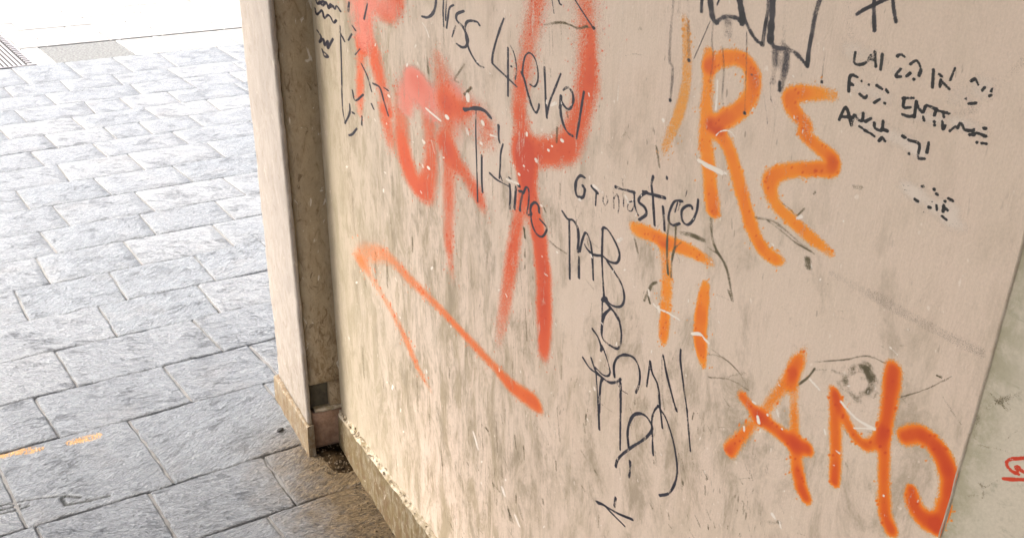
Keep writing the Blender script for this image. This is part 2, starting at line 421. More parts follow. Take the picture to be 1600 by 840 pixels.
def slab(u00, u01, u10, u11, v0, v1, dense, seed):
    """u00..u01 left and right end on the near side v0, u10..u11 on the far side v1"""
    length = (u01 - u00) * EYE; wid = (v1 - v0) * EYE
    cs = .0045 if v0 < 1.55 and v0 > 1.3 else .008
    nx, ny = (max(10, int(length / cs)), max(8, int(wid / cs))) if dense else (7, 4)
    s = np.linspace(0, 1, nx + 1); q = np.linspace(0, 1, ny + 1)
    rim = .004 / length, .004 / wid
    s = np.concatenate([[0, rim[0]], s[1:-1], [1 - rim[0], 1]]); q = np.concatenate([[0, rim[1]], q[1:-1], [1 - rim[1], 1]])
    S, Q = np.meshgrid(s, q, indexing='ij')
    gap_u, gap_v = .0030 / EYE, .0019 / EYE
    ul = u00 * (1 - Q) + u10 * Q + gap_u; ur = u01 * (1 - Q) + u11 * Q - gap_u
    u = ul * (1 - S) + ur * S
    v = (v0 + gap_v) * (1 - Q) + (v1 - gap_v) * Q
    # wavering edges
    wob = (.0035 if dense else .0018) / EYE
    eu = np.minimum(S, 1 - S); ev = np.minimum(Q, 1 - Q)
    u = u + wob * (fbm(v * 22 + seed, u * 3, seed) - .5) * 2 * (eu < .2)
    v = v + wob * .8 * (fbm(u * 16 + seed * 2, v * 2, seed + .5) - .5) * 2 * (ev < .2)
    P = u[..., None] * UD * EYE + v[..., None] * VD * EYE
    tilt = RNG.normal(0, .0013, 2)
    z = tilt[0] * (S - .5) + tilt[1] * (Q - .5) + RNG.normal(0, .0009)
    if dense:
        a = RNG.uniform(-.5, .4)
        cu, cv = P[..., 0] * math.cos(a) - P[..., 1] * math.sin(a), P[..., 0] * math.sin(a) + P[..., 1] * math.cos(a)
        z = z + (fbm(cu * 34 + seed, cv * 10, seed, 5) - .5) * .011
    else:
        z = z + (fbm(u * 12 + seed, v * 12, seed, 3) - .5) * .004
    border = (S == 0) | (S == 1) | (Q == 0) | (Q == 1)
    z = z - .0035 * border * (1 + .8 * (fbm(u * 60, v * 60, seed) - .5))
    V = np.concatenate([P, z[..., None]], axis=-1)
    n, m = V.shape[:2]
    V = V.reshape(-1, 3)
    attrs = None
    if dense and v0 < 1.8:
        cr = px_strokes_on(V, CRACKS, on_z)
        cr = cr * (.35 + 1.1 * fbm(V[:, 0] * 70, V[:, 1] * 70, 2.0, 3))
        V[:, 2] -= .007 * cr
        attrs = dict(paint=px_strokes_on(V, STAINS, on_z) if v0 < 1.6 else np.zeros(len(V)), crack=cr if v0 < 1.6 else np.zeros(len(V)))
    idx = np.arange(n * m).reshape(n, m)
    F = np.stack([idx[:-1, :-1], idx[1:, :-1], idx[1:, 1:], idx[:-1, 1:]], -1).reshape(-1, 4)
    ring = np.concatenate([idx[:, 0], idx[-1, 1:], idx[-2::-1, -1], idx[0, -2:0:-1]])
    base = V[ring].copy(); base[:, 2] = -.03
    k = len(ring); j = np.arange(k)
    F2 = np.stack([len(V) + j, len(V) + (j + 1) % k, ring[(j + 1) % k], ring[j]], -1)
    V = np.concatenate([V, base]); F = np.concatenate([F, F2])
    if attrs: attrs = {kk: np.concatenate([a_, np.zeros(k)]) for kk, a_ in attrs.items()}
    # wind the faces so that the top looks up
    a, b, c_ = V[F[0][0]], V[F[0][1]], V[F[0][2]]
    if np.cross(b - a, c_ - b)[2] < 0: F = F[:, ::-1]
    mesh_obj('paving_slab', V, np.ascontiguousarray(F), M['slab'], pavement, smooth=True, attrs=attrs)

MV, MF = [], []
def mortar(u, v0, v1, wd=.0036, top=-.0042):
    a = len(MV)
    for uu, vv in ((u - wd, v0), (u + wd, v0), (u + wd, v1), (u - wd, v1)):
        p = uv2w(uu, vv); MV.append((p[0], p[1], top))
    MF.append((a, a + 1, a + 2, a + 3))
for i in range(len(ROWS) - 1):
    v0, v1 = ROWS[i], ROWS[i + 1]
    js = sorted(JOINTS.get(v0, []))
    umin, umax = -.25, (.84 if v0 < 1.6 else 1.35 if v0 < 2.7 else 1.95)
    if v0 > 2.9: umin = .05
    if not js: js = [random.uniform(.2, .5)]
    fill = []
    for a, b in zip(js[:-1], js[1:]):            # split what is too long to be one slab
        if b - a > .36: fill.append((a + b) / 2 + random.uniform(-.03, .03))
    js = sorted(js + fill)
    while js[0] > umin: js.insert(0, js[0] - random.uniform(.17, .26))
    while js[-1] < umax: js.append(js[-1] + random.uniform(.17, .26))
    sk = [random.uniform(-.004, .004) for _ in js]
    for k in range(len(js) - 1):
        dense = .9 < v0 < 2.3 and js[k + 1] > .05
        slab(js[k] - sk[k], js[k + 1] - sk[k + 1], js[k] + sk[k], js[k + 1] + sk[k + 1], v0, v1, dense, i * 7.3 + k * 1.9)
    for k in range(1, len(js) - 1): mortar(js[k], v0 + .004, v1 - .004)
mo = mesh_obj('joint_mortar', MV, MF, M['mortar'], pavement)

# ---- the paler street beyond the paving
def quad_block(name, px, z1, mat, parent=None, z0=-.03, n=1, rough=0.0):
    """a block whose top outline is given by four points seen on the ground"""
    P = [on_z(*p, z1) for p in px]
    V = [(p[0], p[1], z1) for p in P] + [(p[0], p[1], z0) for p in P]
    F = [(0, 1, 2, 3), (4, 7, 6, 5)] + [(i, i + 4, (i + 1) % 4 + 4, (i + 1) % 4) for i in range(4)]
    o = mesh_obj(name, V, F, mat, parent)
    bm = bmesh.new(); bm.from_mesh(o.data); bmesh.ops.recalc_face_normals(bm, faces=bm.faces)
    bmesh.ops.bevel(bm, geom=[e for e in bm.edges if all(abs(v.co.z - z1) < 1e-5 for v in e.verts)], offset=.004, segments=2, affect='EDGES')
    bm.to_mesh(o.data); bm.free()
    return o
def P2(u, v, z): p = uv2w(u, v); return (p[0], p[1], z)
street = mesh_obj('street', [P2(-40, 4.545, -.008), P2(40, 4.545, -.008), P2(40, 60, -.008), P2(-40, 60, -.008)], [(0, 1, 2, 3)], M['street'])
tag(street, kind='structure')
g0 = w2uv(on_z(57, 101)); g1 = w2uv(on_z(2, 30))
GU1, GV0, GV1 = g0[0], 4.555, g1[1]
def uvblock(name, u0, u1, v0, v1, z0, z1, mat, parent, bevel=.003):
    bm = bmesh.new()
    vs = [bm.verts.new(P2(u, v, z)) for z in (z0, z1) for u, v in ((u0, v0), (u1, v0), (u1, v1), (u0, v1))]
    for f in ((0, 1, 2, 3), (4, 5, 6, 7), (0, 1, 5, 4), (1, 2, 6, 5), (2, 3, 7, 6), (3, 0, 4, 7)): bm.faces.new([vs[i] for i in f])
    bmesh.ops.recalc_face_normals(bm, faces=bm.faces)
    if bevel: bmesh.ops.bevel(bm, geom=bm.edges[:], offset=bevel, segments=1, affect='EDGES')
    me = bpy.data.meshes.new(name); bm.to_mesh(me); bm.free(); me.materials.append(mat)
    return link(bpy.data.objects.new(name, me), parent)
GU0 = GU1 - .40
pg = uv2w(GU1, GV0)
grate = empty('drain_grate', (pg[0], pg[1], 0))
tag(grate, 'grey steel drain grate with long parallel bars set in the pale street', 'drain grate')
uvblock('pit', GU0, GU1, GV0, GV1, -.0075, -.0065, M['pit'], grate, 0)
uvblock('frame', GU0, GU1, GV0, GV0 + .006, -.0035, .002, M['steel'], grate, .001)
uvblock('frame', GU0, GU1, GV1 - .008, GV1, -.0035, .002, M['steel'], grate, .001)
uvblock('frame', GU1 - .008, GU1, GV0 + .0065, GV1 - .0085, -.0035, .002, M['steel'], grate, .001)
bar0 = None
nb = int((GU1 - .035 - GU0) / .0165)
for k in range(nb):
    uu = GU1 - .030 - .0165 * (k + 1)
    if bar0 is None:
        bar0 = uvblock('bar', uu, uu + .0088, GV0 + .0065, GV1 - .0085, -.0035, .0015, M['steel'], grate, .0012); u_first = uu
    else:
        b = bar0.copy(); C.objects.link(b); b.matrix_parent_inverse = bar0.matrix_parent_inverse.copy() if 'bar' == b.name[:3] else tooth0.matrix_parent_inverse.copy(); dxy = uv2w(uu - u_first, 0); b.location = (dxy[0], dxy[1], 0)
nt_ = int((GV1 - GV0 - .02) / .035)
tooth0 = None
for k in range(nt_):                             # the row of short cross bars along the side
    vv = GV0 + .012 + .035 * k
    if tooth0 is None:
        tooth0 = uvblock('cross_bar', GU1 - .0290, GU1 - .0085, vv, vv + .017, -.0035, .0018, M['steel'], grate, .0012); v_first = vv
    else:
        b = tooth0.copy(); C.objects.link(b); b.matrix_parent_inverse = bar0.matrix_parent_inverse.copy() if 'bar' == b.name[:3] else tooth0.matrix_parent_inverse.copy(); dxy = uv2w(0, vv - v_first); b.location = (dxy[0], dxy[1], 0)
# border row of the street
v_far = w2uv(on_z(150, 66))[1]
ue = [GU1 + .004] + [w2uv(on_z(*p))[0] for p in ((88, 98), (212, 84.5), (222, 83.5), (274, 80), (284, 79.3), (380, 71))]
mats = ['kerbstone', 'pebble', 'kerbstone', 'greyslab', 'kerbstone', 'greyslab']
for k in range(6):
    uvblock('border_stone', ue[k] + .002, ue[k + 1] - .002, 4.5425, v_far, -.006, [.001, -.001, 0, -.001, 0, -.001][k], M[mats[k]], street, .002)
uu = ue[6]
for k in range(3):
    uvblock('border_stone', uu + .002, uu + .18, 4.5425, v_far, -.006, -.001, M['greyslab' if k != 1 else 'kerbstone'], street, .002); uu += .184
# pale paving courses of the street behind that row, laid like the photograph's faint joints
vv = v_far + .0015
for r in range(6):
    h = .17 + .02 * (r % 2)
    uu = GU1 + .012 + random.uniform(0, .1)
    uvblock('street_slab', GU1 + .004, uu - .003, vv, vv + h - .005, -.006, .006, M['street'], street, .002)
    while uu < 1.9:
        du = random.uniform(.22, .34)
        uvblock('street_slab', uu, uu + du - .005, vv, vv + h - .005, -.006, .006 + random.uniform(-.001, .002), M['street'], street, .002)
        uu += du
    vv += h

# ------------------------------------------------------------------ the wall
PY = .645                      # face of the beige sheet
GY = .6464                     # face of the grey green wall behind it
FY = .5547                     # front of the corner pilaster
SEAM = -.4845
CX_ = -2.292                   # inner corner
wall = empty('graffiti_wall', (-1.4, PY, 0))
tag(wall, 'beige passage wall covered in orange and red spray letters and black marker scrawl', 'wall')

def rough_grid(name, fx, nu, nv, mat, parent, attrs=None, smooth=True):
    s, q = np.meshgrid(np.linspace(0, 1, nu + 1), np.linspace(0, 1, nv + 1), indexing='ij')
    V = fx(s, q).reshape(-1, 3)
    idx = np.arange((nu + 1) * (nv + 1)).reshape(nu + 1, nv + 1)
    F = np.stack([idx[:-1, :-1], idx[1:, :-1], idx[1:, 1:], idx[:-1, 1:]], -1).reshape(-1, 4)
    return mesh_obj(name, V, F, mat, parent, smooth)
def rough_box(name, x0, x1, y0, y1, z0, z1, mat, parent, cell=.02, amp=.0012, edge=.004, bev=.0015, seed=0.0, freq=30):
    bm = bmesh.new()
    nx, ny, nz = [max(1, int(round(a / cell))) for a in (x1 - x0, y1 - y0, z1 - z0)]
    nx, ny = min(nx, 24), min(ny, 12)
    xs, ys, zs = [np.linspace(a, b, n + 1) for a, b, n in ((x0, x1, nx), (y0, y1, ny), (z0, z1, nz))]
    vd = {}
    def vert(i, j, k):
        if (i, j, k) not in vd: vd[(i, j, k)] = bm.verts.new((xs[i], ys[j], zs[k]))
        return vd[(i, j, k)]
    for j in range(ny):
        for k in range(nz):
            for i in (0, nx): bm.faces.new([vert(i, j, k), vert(i, j + 1, k), vert(i, j + 1, k + 1), vert(i, j, k + 1)])
    for i in range(nx):
        for k in range(nz):
            for j in (0, ny): bm.faces.new([vert(i, j, k), vert(i + 1, j, k), vert(i + 1, j, k + 1), vert(i, j, k + 1)])
        for j in range(ny):
            for k in (0, nz): bm.faces.new([vert(i, j, k), vert(i + 1, j, k), vert(i + 1, j + 1, k), vert(i, j + 1, k)])
    bmesh.ops.recalc_face_normals(bm, faces=bm.faces)
    bm.verts.ensure_lookup_table()
    co = np.array([v.co for v in bm.verts])
    nrm = np.array([v.normal for v in bm.verts])
    d = (fbm(co[:, 0] * freq + co[:, 1] * freq * .7 + seed, co[:, 2] * freq * .6, seed + co[:, 1] * 9, 4) - .5) * 2 * amp
    onx = (np.abs(co[:, 0] - x0) < 1e-6) | (np.abs(co[:, 0] - x1) < 1e-6)
    ony = (np.abs(co[:, 1] - y0) < 1e-6) | (np.abs(co[:, 1] - y1) < 1e-6)
    onz = (np.abs(co[:, 2] - z0) < 1e-6) | (np.abs(co[:, 2] - z1) < 1e-6)
    isedge = (onx.astype(int) + ony + onz) >= 2
    chip = np.clip(fbm(co[:, 2] * 26 + seed, co[:, 0] * 26 + co[:, 1] * 26, seed + 3, 4) - .5, 0, 1) * 2
    d = d - isedge * (edge * chip + bev)
    for v, k, n in zip(bm.verts, d, nrm): v.co += Vector(n) * float(k)
    for f in bm.faces: f.smooth = True
    me = bpy.data.meshes.new(name); bm.to_mesh(me); bm.free(); me.materials.append(mat)
    return link(bpy.data.objects.new(name, me), parent)

def seam_wob(z): return (fbm(z * 24, z * 3, 3.0, 5) - .5) * .0026 - .004 * np.clip(fbm(z * 11, z, 6.0, 4) - .62, 0, 1) * 4
def panel_f(s, q):
    x = CX_ - .004 + (SEAM - CX_ + .004) * s; z = 3.0 * q
    x = x + (s == 1) * seam_wob(z)
    return np.stack([x, PY * np.ones_like(x), z], -1)
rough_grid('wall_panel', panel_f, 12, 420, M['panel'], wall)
# cut edge of the sheet, a hand's width proud of the older wall behind
def edge_f(s, q):
    z = 3.0 * q; w0 = seam_wob(z)
    x = SEAM + w0 - .0014 * np.clip(1 - s * 2, 0, 1) + .0002
    y = np.interp(s, [0, .5, 1], [PY - .0004, PY - .0001, GY + .001])
    return np.stack([x, y, z], -1)
rough_grid('panel_edge', edge_f, 2, 420, mat_simple('bare_sheet_edge', (.58, .51, .41), (.46, .38, .28), 70, .85, .3), wall)

# skirting: its top climbs slightly towards the viewer, crumbling along the edge
def sk_top(x): return np.interp(x, [-2.31, -1.70, -.3], [.092, .138, .16])
def skirt_f(s, q):
    x = CX_ - .004 + 3.0 * s
    jag = (fbm(x * 45, x * 3, 2.0, 4) - .5)
    z = -.012 + (sk_top(x) + .012 + jag * .016) * q
    y = .6315 + .0035 * q + (fbm(x * 22, z * 22, 5.0, 4) - .5) * .006
    return np.stack([x, y, z], -1)
rough_grid('skirting', skirt_f, 420, 14, M['skirt'], wall)
def ledge_f(s, q):
    x = CX_ - .004 + 3.0 * s
    jag = (fbm(x * 45, x * 3, 2.0, 4) - .5)
    lump = (fbm(x * 42, q * 3 + 3, 8.0, 5) - .5)
    y0 = .6315 + .0035 + (fbm(x * 22, (sk_top(x) + jag * .016) * 22, 5.0, 4) - .5) * .006
    z = sk_top(x) + jag * .016 + q * (.014 + .010 * (fbm(x * 30, x, 9.0, 3) - .5)) + lump * .011 * np.sin(q * math.pi)
    y = y0 + (PY + .001 - y0) * q - lump * .006 * np.sin(q * math.pi)
    return np.stack([x, y, z], -1)
rough_grid('skirting_ledge', ledge_f, 520, 6, M['ledge'], wall)
crumbs = bmesh.new()
for k in range(70):
    x = random.uniform(-2.28, -1.60); r = random.uniform(.0010, .0028)
    z = float(sk_top(x)) + .010 + random.uniform(-.006, .008)
    mat4 = Matrix.Translation((x, PY - random.uniform(.002, .010), z)) @ Matrix.Rotation(random.uniform(0, 6), 4, (random.random(), random.random(), 1)) @ Matrix.Diagonal((r * 2.0, r, r * random.uniform(.6, 1.4), 1))
    bmesh.ops.create_icosphere(crumbs, subdivisions=1, radius=1, matrix=mat4)
me = bpy.data.meshes.new('plaster_crumbs'); crumbs.to_mesh(me); crumbs.free(); me.materials.append(M['ledge'])
tag(link(bpy.data.objects.new('plaster_crumbs', me), wall), kind='stuff')

# ---- the older wall behind the sheet
def solid(name, x0, x1, y0, y1, z0, z1, mat, parent=None):
    V = [(x, y, z) for z in (z0, z1) for x, y in ((x0, y0), (x1, y0), (x1, y1), (x0, y1))]
    F = [(3, 2, 1, 0), (4, 5, 6, 7), (0, 1, 5, 4), (1, 2, 6, 5), (2, 3, 7, 6), (3, 0, 4, 7)]
    return mesh_obj(name, V, F, mat, parent)
old = solid('plaster_wall', -2.29, 3.2, GY, 1.05, -.03, 3.0, M['green'])
tag(old, 'grey green painted plaster wall right of the beige sheet edge', 'wall')

# ---- corner pilaster
post = empty('corner_pilaster', (-2.42, FY, 0))
tag(post, 'narrow chipped beige pilaster at the end of the wall by the street', 'pilaster')
SX = -2.283                    # its side that faces the passage
rough_box('front_board', -2.556, -2.279, FY, FY + .012, .088, 3.0, M['post_front'], post, .009, .0012, .009, .001, 1.3, 34)
zt, zb = on_x(498, 600, SX)[2], on_x(498, 640, SX)[2]
rough_box('shaft', -2.552, SX, FY + .0125, 1.048, zt, 2.998, M['post_side'], post, .014, .0016, .003, .0015, 4.1, 40)
rough_box('core', -2.552, SX - .016, FY + .0125, 1.048, zb - .004, zt - .0005, M['darkpatch'], post, .012, .0022, .002, .001, 2.2, 60)
ycut = on_x(515, 620, SX)[1]
rough_box('shaft_remnant', -2.4, SX - .001, ycut, 1.04, zb - .002, zt + .004, M['post_side'], post, .012, .002, .004, .0015, 7.7, 50)
rough_box('ledge_lump', -2.33, SX + .004, FY + .02, .66, zb - .006, zb + .004, M['ledge'], post, .008, .003, .003, .001, 3.2, 70)
rough_box('base_block', -2.552, SX + .001, FY + .013, 1.048, .012, zb - .0065, M['pink'], post, .012, .0018, .004, .002, 9.4, 45)
rough_box('base_course', -2.552, SX - .004, FY + .0128, 1.048, -.02, .0115, M['dirt'], post, .012, .003, .004, .002, 5.4, 45)
# plinth under the front board: its top follows the measured slope
def plinth():
    n = 40; bm = bmesh.new()
    xs = np.linspace(-2.598, -2.268, n + 1)
    zt_ = np.interp(xs, [-2.6, -2.268], [.069, .088]) + (fbm(xs * 50, xs * 2, 4.0, 4) - .5) * .010
    cols = []
    for i, (x, z) in enumerate(zip(xs, zt_)):
        j = (float(fbm(x * 40, 1.0, 6.0, 3)) - .5) * .004
        y = FY - .007 + j
        prof = [(y, -.02), (y + .0005, z * .35), (y + .001, z * .7), (y + .002, z - .003), (y + .005, z), (FY + .0115, z + .002), (FY + .0115, -.02)]
        cols.append([bm.verts.new((x, a, b)) for a, b in prof])
    for a, b in zip(cols[:-1], cols[1:]):
        for k in range(6): bm.faces.new([a[k], b[k], b[k + 1], a[k + 1]])
    bm.faces.new(cols[0]); bm.faces.new(cols[-1])
    bmesh.ops.recalc_face_normals(bm, faces=bm.faces)
    me = bpy.data.meshes.new('plinth'); bm.to_mesh(me); bm.free(); me.materials.append(M['plinth'])
    return link(bpy.data.objects.new('plinth', me), post)
plinth()

# ---- damp dirt in the corner, and a loose chip of stone
def heap(name, outline_px, hgt, mat, seed):
    P = np.array([on_z(*p)[:2] for p in outline_px]); c = P.mean(0)
    rings = 9; V = [(c[0], c[1], hgt)]; F = []
    n = 48
    per = np.concatenate([P, P[:1]]); L = np.concatenate([[0], np.cumsum(np.linalg.norm(np.diff(per, axis=0), axis=1))])
    t = np.linspace(0, L[-1], n, endpoint=False)
    ox, oy = np.interp(t, L, per[:, 0]), np.interp(t, L, per[:, 1])
    for r in range(1, rings + 1):
        k = r / rings
        for i in range(n):
            x, y = c[0] + (ox[i] - c[0]) * k, c[1] + (oy[i] - c[1]) * k
            V.append((x, y, hgt * (1 - k ** 1.7) - .002 * k + (float(fbm(x * 90 + seed, y * 90, seed, 3)) - .5) * .008 * (1.15 - k)))
    for i in range(n): F.append((0, 1 + i, 1 + (i + 1) % n))
    for r in range(rings - 1):
        for i in range(n):
            a = 1 + r * n + i; b = 1 + r * n + (i + 1) % n
            F.append((a, a + n, b + n, b))
    o = mesh_obj(name, V, F, mat, None, True)
    bm = bmesh.new(); bm.from_mesh(o.data); bmesh.ops.recalc_face_normals(bm, faces=bm.faces); bm.to_mesh(o.data); bm.free()
    return o
tag(heap('dirt_pile', [(484, 703), (502, 712), (512, 728), (524, 738), (545, 742), (556, 734), (548, 712), (534, 690), (524, 680), (500, 690)], .010, M['dirt'], 3.3),
    'little heap of black damp dirt in the corner between pilaster and skirting', 'dirt')
p = on_z(438, 673)
bm = bmesh.new()
bmesh.ops.create_icosphere(bm, subdivisions=2, radius=1, matrix=Matrix.Translation((p[0], p[1], .004)) @ Matrix.Rotation(.5, 4, 'Z') @ Matrix.Diagonal((.006, .011, .004, 1)))
for v in bm.verts: v.co += Vector((random.uniform(-1, 1), random.uniform(-1, 1), random.uniform(-1, 1))) * .0009
me = bpy.data.meshes.new('stone_chip'); bm.to_mesh(me); bm.free(); me.materials.append(M['stone'])
tag(link(bpy.data.objects.new('stone_chip', me)), 'tiny dark stone chip lying on the slab beside the pilaster foot', 'stone')

grit = bmesh.new()
for k in range(260):
    if k < 120:                                   # thick in the corner
        q_ = on_z(random.uniform(488, 552), random.uniform(695, 742)); x, y = q_[0], q_[1]; z = .006
    else:
        x = random.uniform(-2.3, -1.55); y = .6315 - abs(random.gauss(0, .035)); z = .0015
    if y > .629 or (x < -2.266 and y < .562): continue
    r = random.uniform(.0008, .0026) * (1.25 if k < 120 else 1)
    bmesh.ops.create_icosphere(grit, subdivisions=1, radius=1, matrix=Matrix.Translation((x, y, z + random.uniform(0, .002))) @ Matrix.Rotation(random.uniform(0, 6), 4, (random.random(), random.random(), 1)) @ Matrix.Diagonal((r * random.uniform(.7, 1.6), r, r * .7, 1)))
me = bpy.data.meshes.new('grit'); grit.to_mesh(me); grit.free(); me.materials.append(mat_simple('grit', (.16, .125, .085), (.05, .035, .02), 180, .95, .3, .1))
tag(link(bpy.data.objects.new('grit', me)), 'fine brown grit lying along the foot of the graffiti wall', kind='stuff')

# ------------------------------------------------------------------ the passage overhead
ceil = solid('ceiling', -3.05, 3.4, -3.2, 1.05, 3.002, 3.2, M['ceiling'])
tag(ceil, kind='structure')

# ------------------------------------------------------------------ paint and ink on the wall
T1 = 4.6667
def tl(ox, oy, k, *pts): return [(ox + p[0] / k, oy + p[1] / k) + tuple(p[2:]) for p in pts]
def A(*p): return tl(480, 0, T1, *p)
def B(*p): return tl(480, 150, T1, *p)
def Cc(*p): return tl(640, 0, T1, *p)
def D(*p): return tl(780, 0, T1, *p)
def E_(*p): return tl(680, 150, T1, *p)
def G(*p): return tl(700, 260, T1, *p)
def Hh(*p): return tl(880, 250, T1, *p)
def Pp(*p): return tl(860, 330, 5.6, *p)
def Q(*p): return tl(880, 460, T1, *p)
def Rr(*p): return tl(900, 640, T1, *p)
def S3(*p): return tl(1020, 0, 3.7333, *p)
def S4(*p): return tl(1300, 60, 4, *p)
def S5(*p): return tl(1320, 0, 4, *p)
def S6(*p): return tl(1380, 270, 6.2222, *p)
def S7(*p): return tl(1000, 200, 3.1111, *p)
def S8(*p): return tl(1100, 530, 2.7097, *p)
def S9(*p): return tl(1440, 600, 3.5, *p)
def F(*p): return list(p)

def smooth_line(P, sub):
    P = np.asarray(P, float)
    if len(P) < 3: 
        t = np.linspace(0, 1, sub + 1)[:, None]; return P[0] * (1 - t) + P[-1] * t
    Pe = np.concatenate([[2 * P[0] - P[1]], P, [2 * P[-1] - P[-2]]])
    out = []
    for i in range(1, len(Pe) - 2):
        a, b, c, d = Pe[i - 1:i + 3]
        for t in np.linspace(0, 1, sub, endpoint=False):
            out.append(.5 * ((2 * b) + (-a + c) * t + (2 * a - 5 * b + 4 * c - d) * t * t + (-a + 3 * b - 3 * c + d) * t ** 3))
    out.append(P[-1]); return np.array(out)

LAYER = [0]
PR = np.random.default_rng(5)
NPAINT = [0]
def paint(name, strokes, mat, cell, label=None, r=2.0, soft=.5, inten=1.0, Y=PY, clip=None, sub=8, kind=None, parent=None, wide=1.0):
    """strokes: list of point lists; a point is (px, py[, radius in px[, thickness]]).
    The marks are laid on the wall plane Y as a fine sheet that carries the paint thickness."""
    LAYER[0] += 1
    y = Y - .00002 - .000003 * LAYER[0]
    segs = []
    for st in strokes:
        si = inten; ss = soft
        if isinstance(st, tuple) and isinstance(st[1], dict):
            st, kw = st; si = kw.get('i', inten); rr0 = kw.get('r', r); ss = kw.get('s', soft)
        else: rr0 = r
        pts = [(p[0], p[1], (p[2] if len(p) > 2 else rr0) * wide, p[3] if len(p) > 3 else si) for p in st]
        if len(pts) == 1: pts = [pts[0], (pts[0][0] + .6, pts[0][1] + .2) + pts[0][2:]]
        w3 = []
        for (a, b, rad, it) in pts:
            p0 = on_y(a, b, Y); px_ = on_y(a + 1, b, Y); py_ = on_y(a, b + 1, Y)
            w3.append((p0[0], p0[2], rad, it, abs((px_ - p0)[0]), abs((py_ - p0)[2])))
        line = smooth_line(w3, sub)
        spray = name.startswith('spray')
        n_ = len(line); tt = np.arange(n_) * .31 + PR.uniform(0, 50)
        amp = .10 if spray else .26
        line[:, 2] *= 1 + amp * 2 * (vnoise(tt, tt * .37, PR.uniform(0, 9)) - .5)
        line[:, 3] *= 1 + (.12 if spray else .5) * 2 * (vnoise(tt * .8 + 9, tt * .21, PR.uniform(0, 9)) - .5)
        segs.append((line, ss))
        if spray:                                  # stray droplets thrown past the edge of the stroke
            for q in range(int(n_ * 1.1)):
                c_ = line[PR.integers(0, n_)]
                ang, rr_ = PR.uniform(0, 6.28), c_[2] * PR.uniform(1.0, 2.3)
                dx, dz = math.cos(ang) * rr_ * c_[4], math.sin(ang) * rr_ * c_[5]
                pr = PR.uniform(.45, 1.05)
                dot = np.array([c_[0] + dx, c_[1] + dz, pr, .7, c_[4], c_[5]]); dot2 = dot.copy(); dot2[1] -= PR.uniform(.3, 1.2) * c_[5]
                segs.append((np.stack([dot, dot2]), .4))
    allp = np.concatenate([s for s, _ in segs])
    mr = (allp[:, 2] * np.maximum(allp[:, 4], allp[:, 5]) * (1 + max(soft, .85))).max() + cell * 2
    x0, x1, z0, z1 = allp[:, 0].min() - mr, allp[:, 0].max() + mr, allp[:, 1].min() - mr, allp[:, 1].max() + mr
    if clip: x0, x1 = max(x0, clip[0]), min(x1, clip[1])
    z1 = min(z1, 2.0)
    nx, nz = int((x1 - x0) / cell) + 2, int((z1 - z0) / cell) + 2
    gx = np.linspace(x0, x1, nx); gz = np.linspace(z0, z1, nz)
    tot = np.zeros((nx, nz), np.float32)
    for line, sf in segs:
        den = np.zeros((nx, nz), np.float32)
        for a, b in zip(line[:-1], line[1:]):
            mx, mz = (a[4] + b[4]) / 2, (a[5] + b[5]) / 2
            R_ = max(a[2], b[2]) * (1 + sf)
            Rx, Rz = R_ * mx + cell, R_ * mz + cell
            i0, i1 = np.searchsorted(gx, [min(a[0], b[0]) - Rx, max(a[0], b[0]) + Rx]); j0, j1 = np.searchsorted(gz, [min(a[1], b[1]) - Rz, max(a[1], b[1]) + Rz])
            if i1 <= i0 or j1 <= j0: continue
            XX, ZZ = np.meshgrid((gx[i0:i1] - a[0]) / mx, (gz[j0:j1] - a[1]) / mz, indexing='ij')
            ab = (b[:2] - a[:2]) / (mx, mz); L2 = max(ab @ ab, 1e-12)
            t = np.clip((XX * ab[0] + ZZ * ab[1]) / L2, 0, 1)
            dist = np.hypot(XX - t * ab[0], ZZ - t * ab[1])
            rad = a[2] + (b[2] - a[2]) * t; it = a[3] + (b[3] - a[3]) * t
            k = np.clip((rad * (1 + sf) - dist) / (2 * sf * rad + 1e-9), 0, 1)
            den[i0:i1, j0:j1] = np.maximum(den[i0:i1, j0:j1], it * k * k * (3 - 2 * k))
        tot = tot + den * (1 - .55 * np.clip(tot, 0, 1))
    keep = tot > .015
    fk = keep[:-1, :-1] | keep[1:, :-1] | keep[1:, 1:] | keep[:-1, 1:]
    ii, jj = np.nonzero(fk)
    idx = -np.ones((nx, nz), np.int64)
    used = np.zeros((nx, nz), bool)
    for di in (0, 1):
        for dj in (0, 1): used[ii + di, jj + dj] = True
    idx[used] = np.arange(used.sum())
    ui, uj = np.nonzero(used)
    V = np.stack([gx[ui], np.full(len(ui), y), gz[uj]], -1)
    Fq = np.stack([idx[ii, jj], idx[ii + 1, jj], idx[ii + 1, jj + 1], idx[ii, jj + 1]], -1)
    o = mesh_obj(name, V, Fq, mat, parent or wall, attrs={'dens': tot[ui, uj]})
    NPAINT[0] += len(Fq)
    if label: o['label'] = label
    if kind: o['kind'] = kind
    return o

CL = (CX_, SEAM - .0005)
